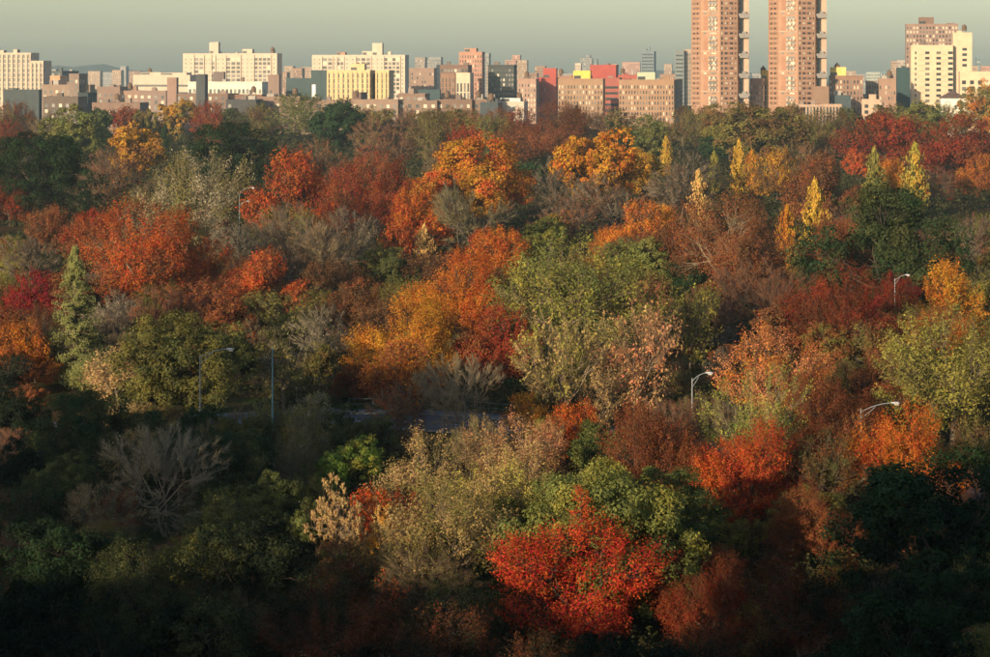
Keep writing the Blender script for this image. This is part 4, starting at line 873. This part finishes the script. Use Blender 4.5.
def add_tree(px, top, w, kind, cname, o, label, group, seed):
    X, Y, h, wm = place(px, top, w, kind, cname, o)
    lod = 'hero' if w > 84 else ('mid' if w > 36 else 'far')
    ns = {'oak': 3, 'maple': 3, 'twig': 3, 'airy': 3}.get(kind, 2)
    if kind == 'column': lod = 'mid'
    if kind == 'conifer': lod = 'hero' if w > 30 else 'mid'
    tr, cr, tw = proto(kind, lod, seed % ns)
    t = empty(KW[kind][0], (X, Y, 0), rnd.uniform(-.6, .6) if kind in ('vase', 'droop') else rnd.uniform(0, 6.28))
    tag(t, label, 'shrub' if kind == 'shrub' else 'tree', group)
    sx = wm * rnd.uniform(.96, 1.06); t.scale = (sx, sx * rnd.uniform(.92, 1.05), h)
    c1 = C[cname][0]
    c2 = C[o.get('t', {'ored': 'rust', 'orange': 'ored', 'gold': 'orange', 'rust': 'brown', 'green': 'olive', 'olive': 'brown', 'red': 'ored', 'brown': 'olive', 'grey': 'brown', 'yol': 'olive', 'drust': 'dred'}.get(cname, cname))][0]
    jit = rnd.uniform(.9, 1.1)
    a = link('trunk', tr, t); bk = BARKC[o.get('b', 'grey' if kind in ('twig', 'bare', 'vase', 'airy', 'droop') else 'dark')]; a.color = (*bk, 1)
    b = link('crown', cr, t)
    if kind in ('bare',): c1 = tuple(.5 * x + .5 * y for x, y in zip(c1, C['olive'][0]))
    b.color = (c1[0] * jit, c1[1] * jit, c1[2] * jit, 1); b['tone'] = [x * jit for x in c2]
    if tw is not None:
        d = link('twigs', tw, b); tc = tuple(.45 * x + .55 * y for x, y in zip(c1, bk)); d.color = (*tc, 1); d['tone'] = [.45 * x + .55 * y for x, y in zip(c2, bk)]
        d['kind'] = 'stuff'
    PLACED.append((X, Y, wm, h, px, top, w, kind, cname))
    return t

# anchors first, so that every label can lean on a tree one can find
for e in T:
    if 'a' in e[5]: ANCH.append((e[0], e[1] + e[2] * .3, e[5]['a']))
used = {}
def relation(px, py, top_, Y, skip, n):
    A = sorted(ANCH, key=lambda a: (a[0] - px) ** 2 + ((a[1] - py) * 1.3) ** 2)
    return A[n % len(A)]
for i, e in enumerate(T):
    px, top, w, kind, cn, o = e
    lab = o.get('l')
    if not lab:
        base = C[cn][1] + ' ' + KW[kind][1]
        if o.get('t') and o['t'] != cn: base = C[cn][1] + ' and ' + C[o['t']][1] + ' ' + KW[kind][1]
        py = top + w * .3
        for n in range(6):
            a = relation(px, py, top, 0, None, n)
            rel = 'just behind' if a[1] > py + 14 else ('just in front of' if a[1] < py - 14 else 'beside')
            if a in BANCH: rel = 'in front of'
            lab = base + ' ' + rel + ' ' + a[2]
            if len(lab.split()) > 16: lab = C[cn][1] + ' ' + KW[kind][1] + ' ' + rel + ' ' + a[2]
            if lab not in used and len(lab.split()) <= 16: break
    used[lab] = 1
    add_tree(px, top, w, kind, cn, o, lab, KW[kind][1] + 's in the park', i)

# more trees of the same wood, standing between and in front of the ones above and hiding their feet
def fill():
    r = random.Random(3); n = 0; cand = []
    for row in range(60):
        Y = 88 * (1.042 ** row)
        step = 4.0 * (1 + Y / 420)
        x = -(Y * .236 + 4)
        while x < Y * .236 + 4:
            cand.append((x + r.uniform(-.4, .4) * step, Y * r.uniform(.985, 1.015))); x += step
    r.shuffle(cand); cand.sort(key=lambda c: c[1] // 40)
    for (X, Y) in cand:
        if n >= 250: break
        if np.min(np.hypot(RC[:, 0] - X, RC[:, 1] - Y)) < 7.5 or Y > 640: continue
        px = X / Y * F + PW / 2; hmax = 10.5; near = []
        if not -25 < px < 1015 or HZ + (CAMH - 9) / Y * F > 650: continue
        for (x, y, w, h, p_, t_, w_, k_, c_) in PLACED:
            d = math.hypot(x - X, y - Y)
            if d < .34 * w + 1.0: hmax = 0; break
            if y > Y - 1 and abs(p_ - px) < .5 * w_ + 4.2 / Y * F:
                lim = t_ + .50 * w_ * (2.4 if k_ in ('column', 'conifer') else 1.0)
                hmax = min(hmax, CAMH - (lim - HZ) / F * Y)
            near.append((abs(p_ - px) + abs(y - Y) * .6, c_))
        if 440 < px < 720 and Y < 132: hmax = 0
        if 325 < px < 465 and Y < 205: hmax = min(hmax, CAMH - (441 - HZ) / F * Y)
        if 190 < px < 290 and 150 < Y < 182: hmax = min(hmax, CAMH - (408 - HZ) / F * Y)
        if hmax < 3.0: continue
        h = hmax * r.uniform(.86, 1.0); w = h * r.uniform(.95, 1.35)
        top = HZ + (CAMH - h) / Y * F; wp = w / Y * F
        near.sort(); cn = r.choice([near[0][1], near[1][1], near[2][1], 'rust', 'olive', 'brown'])
        if cn in ('yellow', 'red', 'bgreen', 'peach', 'crim', 'gold'): cn = r.choice(['rust', 'olive', 'brown', 'drust'])
        kind = r.choice(['maple', 'airy', 'oak', 'twig', 'maple', 'airy'])
        o = {'h': h, 't': r.choice(['rust', 'olive', 'brown', cn, cn])}
        T2.append((px, top, wp / 1.02, kind, cn, o)); n += 1
        PLACED.append((X, Y, w, h, px, top, wp, kind, cn))
T2 = []
fill()
for i, e in enumerate(T2):
    px, top, w, kind, cn, o = e
    base = C[cn][1] + (' and ' + C[o['t']][1] if o['t'] != cn else '') + ' ' + KW[kind][1].replace('tree', 'filler tree') 
    base = base.replace('filler tree', 'tree'); py = top + w * .3
    for n in range(8):
        a = relation(px, py, top, 0, None, n)
        rel = 'just behind' if a[1] > py + 14 else ('just in front of' if a[1] < py - 14 else 'beside')
        if a in BANCH: rel = 'in front of'
        lab = base + ' ' + rel + ' ' + a[2]
        if len(lab.split()) > 16: lab = C[cn][1] + ' ' + KW[kind][1] + ' ' + rel + ' ' + a[2]
        if lab not in used and len(lab.split()) <= 16: break
    used[lab] = 1
    add_tree(px, top, w, kind, cn, o, lab, KW[kind][1] + 's in the park', i)
# ------------------------------------------------------------------ street lamps and fence
def street_lamp(px, py, Y, hgt, arm, label, side=1, curve=False):
    """px, py: the lamp head in the photograph; the pole stands on the ground at distance Y"""
    X = px2x(px) * Y - side * arm
    t = empty('street_lamp', (X, Y, 0)); tag(t, label, 'street lamp', 'street lamps along the park drive')
    b = MB(); b.prism([(.22 * math.cos(a), .22 * math.sin(a)) for a in np.linspace(0, 6.283, 8, endpoint=False)], 0, .7, taper=.7); b.build('base', M_LAMP, t)
    p = MB(); z1 = hgt - (1.7 if curve else .75); p.tube([(0, 0, .702), (0, 0, z1 * .5), (0, 0, z1 + .3)], [.07, .058, .042], 8); p.build('pole', M_LAMP, t)
    a = MB()
    if curve:
        pts = [(0, 0, z1 + .2)] + [(side * arm * (1 - math.cos(q)) , 0, z1 + .2 + 1.55 * math.sin(q)) for q in np.linspace(.25, math.pi / 2, 8)]
        pts = [(side * min(abs(x), arm), y, z) for x, y, z in pts]
        a.tube(pts, .05, 6)
    else:
        pts = [(side * arm * q, 0, z1 + (hgt - z1) * math.sin(q * math.pi / 2) ** .8) for q in np.linspace(.03, 1, 9)]
        a.tube(pts, .035, 6); a.tube([(0, 0, z1 - .5), (side * arm * .45, 0, z1 + .42)], .025, 5)
    a.build('arm', M_LAMP, t)
    h = MB(); x0, x1 = side * (arm - .15), side * (arm + .5)
    hp = []
    for q in np.linspace(0, 1, 7):
        hp.append((x0 + (x1 - x0) * q, 0, hgt + .02 - .04 * q))
    h.tube(hp, [.035, .06, .085, .10, .10, .085, .035], 8); lh = h.build('lamp_head', M_LHEAD, t); ln = MB(); xm = (x0 + x1) / 2 + side * .08; ln.box(xm - .16, xm + .16, -.08, .08, hgt - .17, hgt - .09); ln.build('lens', M_BLIND, lh)
    return t
street_lamp(228, 350, 180, 9.9, 2.4, 'street lamp with long arm before the yellow green dome tree')
street_lamp(707, 373.5, 177, 8.3, 1.25, 'street lamp rising before the pale stemmed tan tree', side=1)
street_lamp(893, 402.5, 163, 8.0, 2.5, 'street lamp with its arm over the flame orange tree')
street_lamp(252, 187.5, 400, 11.2, 2.4, 'curved arm street lamp beside the orange red tree', curve=True)
street_lamp(247, 201.5, 382, 9.8, 1.4, 'street lamp head showing just below the curved arm lamp')
street_lamp(906, 275, 264, 8.0, 1.4, 'small street lamp head beside the orange golden tree')
def plain_pole(px, y0, Y):
    z1 = CAMH - (y0 - HZ) / F * Y; t = empty('utility_pole', (px2x(px) * Y, Y, 0)); tag(t, 'thin teal pole standing by the thin layered pine', 'pole')
    b = MB(); b.prism([(.2 * math.cos(a), .2 * math.sin(a)) for a in np.linspace(0, 6.283, 8, endpoint=False)], 0, .6, taper=.7); b.build('base', M_LAMP, t)
    p = MB(); p.tube([(0, 0, .602), (0, 0, z1)], [.1, .06], 8); p.build('pole', surf('teal_paint', (.10, .20, .20), .6), t)
    c = MB(); c.prism([(.1 * math.cos(a), .1 * math.sin(a)) for a in np.linspace(0, 6.283, 8, endpoint=False)], z1 + .002, z1 + .15, taper=.2); c.build('cap', M_LAMP, t)
plain_pole(272.5, 349, 178)
def fence():
    d = np.gradient(RC, axis=0); d /= np.linalg.norm(d, axis=1)[:, None]; n_ = np.stack([-d[:, 1], d[:, 0]], 1); c = RC + n_ * 7.2
    sel = [i for i in range(len(c)) if -16 < c[i][0] < 6]; seg = c[sel]
    t = empty('park_fence', (*seg[0], 0)); tag(t, 'low post and rail fence along the far side of the road', 'fence')
    post = MB(); post.box(-.05, .05, -.05, .05, 0, 1.15); pm_ = post.mesh('post', [M_FENCE])
    L = np.concatenate([[0], np.cumsum(np.linalg.norm(np.diff(seg, axis=0), axis=1))])
    Ps = []
    for s in np.arange(0, L[-1], 2.4):
        x = np.interp(s, L, seg[:, 0]); y = np.interp(s, L, seg[:, 1]); Ps.append((x, y)); q = link('post', pm_, t); q.location = (x - seg[0][0], y - seg[0][1], 0)
    for z in (.55, 1.05):
        r_ = MB(); r_.tube([(x - seg[0][0], y - seg[0][1] - .07, z) for x, y in Ps], .03, 6); r_.build('rail', M_FENCE, t)
fence()

# ------------------------------------------------------------------ undergrowth filling the gaps between the crowns
def undergrowth():
    r = np.random.default_rng(5); Cs, Ns, Ls, Vr = [], [], [], []
    pl = np.array([(p[0], p[1]) for p in PLACED]); k = 0
    while k < 2000:
        Y = 85 + 900 * r.random() ** 1.3; X = (r.random() - .5) * 2 * (Y * .25 + 6)
        if np.min(np.hypot(RC[:, 0] - X, RC[:, 1] - Y)) < 8.5: continue
        s = r.uniform(1.0, 2.6) * (1 + Y / 500); n = 330 if Y < 260 else 130; k += 1
        u = unit(r.normal(size=(n, 3))); u[:, 2] = np.abs(u[:, 2]); rad = r.uniform(.5, 1, n)[:, None]
        c = np.array([X, Y, 0]) + u * rad * s * np.array([1, 1, .9]) * (1 + .25 * np.sin(u[:, :1] * 5 + k)); c[:, 2] += .1
        Cs.append(c); Ns.append(unit(u + r.normal(size=(n, 3)) * .5)); Ls.append(np.full(n, (.05 if Y < 260 else .09) * s) * r.uniform(.7, 1.3, n)); Vr.append(np.clip(r.random() * .6 + .4 * r.random(n), 0, 1))
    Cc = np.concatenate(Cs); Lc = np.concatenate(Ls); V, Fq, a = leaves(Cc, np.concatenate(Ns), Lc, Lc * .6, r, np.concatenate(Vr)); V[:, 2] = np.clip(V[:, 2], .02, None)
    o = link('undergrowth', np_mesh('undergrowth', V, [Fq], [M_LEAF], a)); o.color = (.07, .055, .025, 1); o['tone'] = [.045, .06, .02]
    tag(o, 'brown and green undergrowth covering the ground between the trees', 'undergrowth', kind='stuff')
undergrowth()

# ------------------------------------------------------------------ air
def haze():
    m, nt, out = new_mat('hazy_air'); v = nt.nodes.new('ShaderNodeVolumePrincipled')
    v.inputs['Color'].default_value = (0.66, 0.86, 0.90, 1); v.inputs['Density'].default_value = HAZE_D; v.inputs['Anisotropy'].default_value = 0.0
    nt.links.new(v.outputs[0], out.inputs['Volume'])
    b = MB(); b.box(-1750, 1750, -80, 5550, -1, 125); o = b.build('haze', m)
    tag(o, 'thin grey green autumn haze over park and city', 'haze', kind='stuff')
HAZE_D = 0.00008
haze()
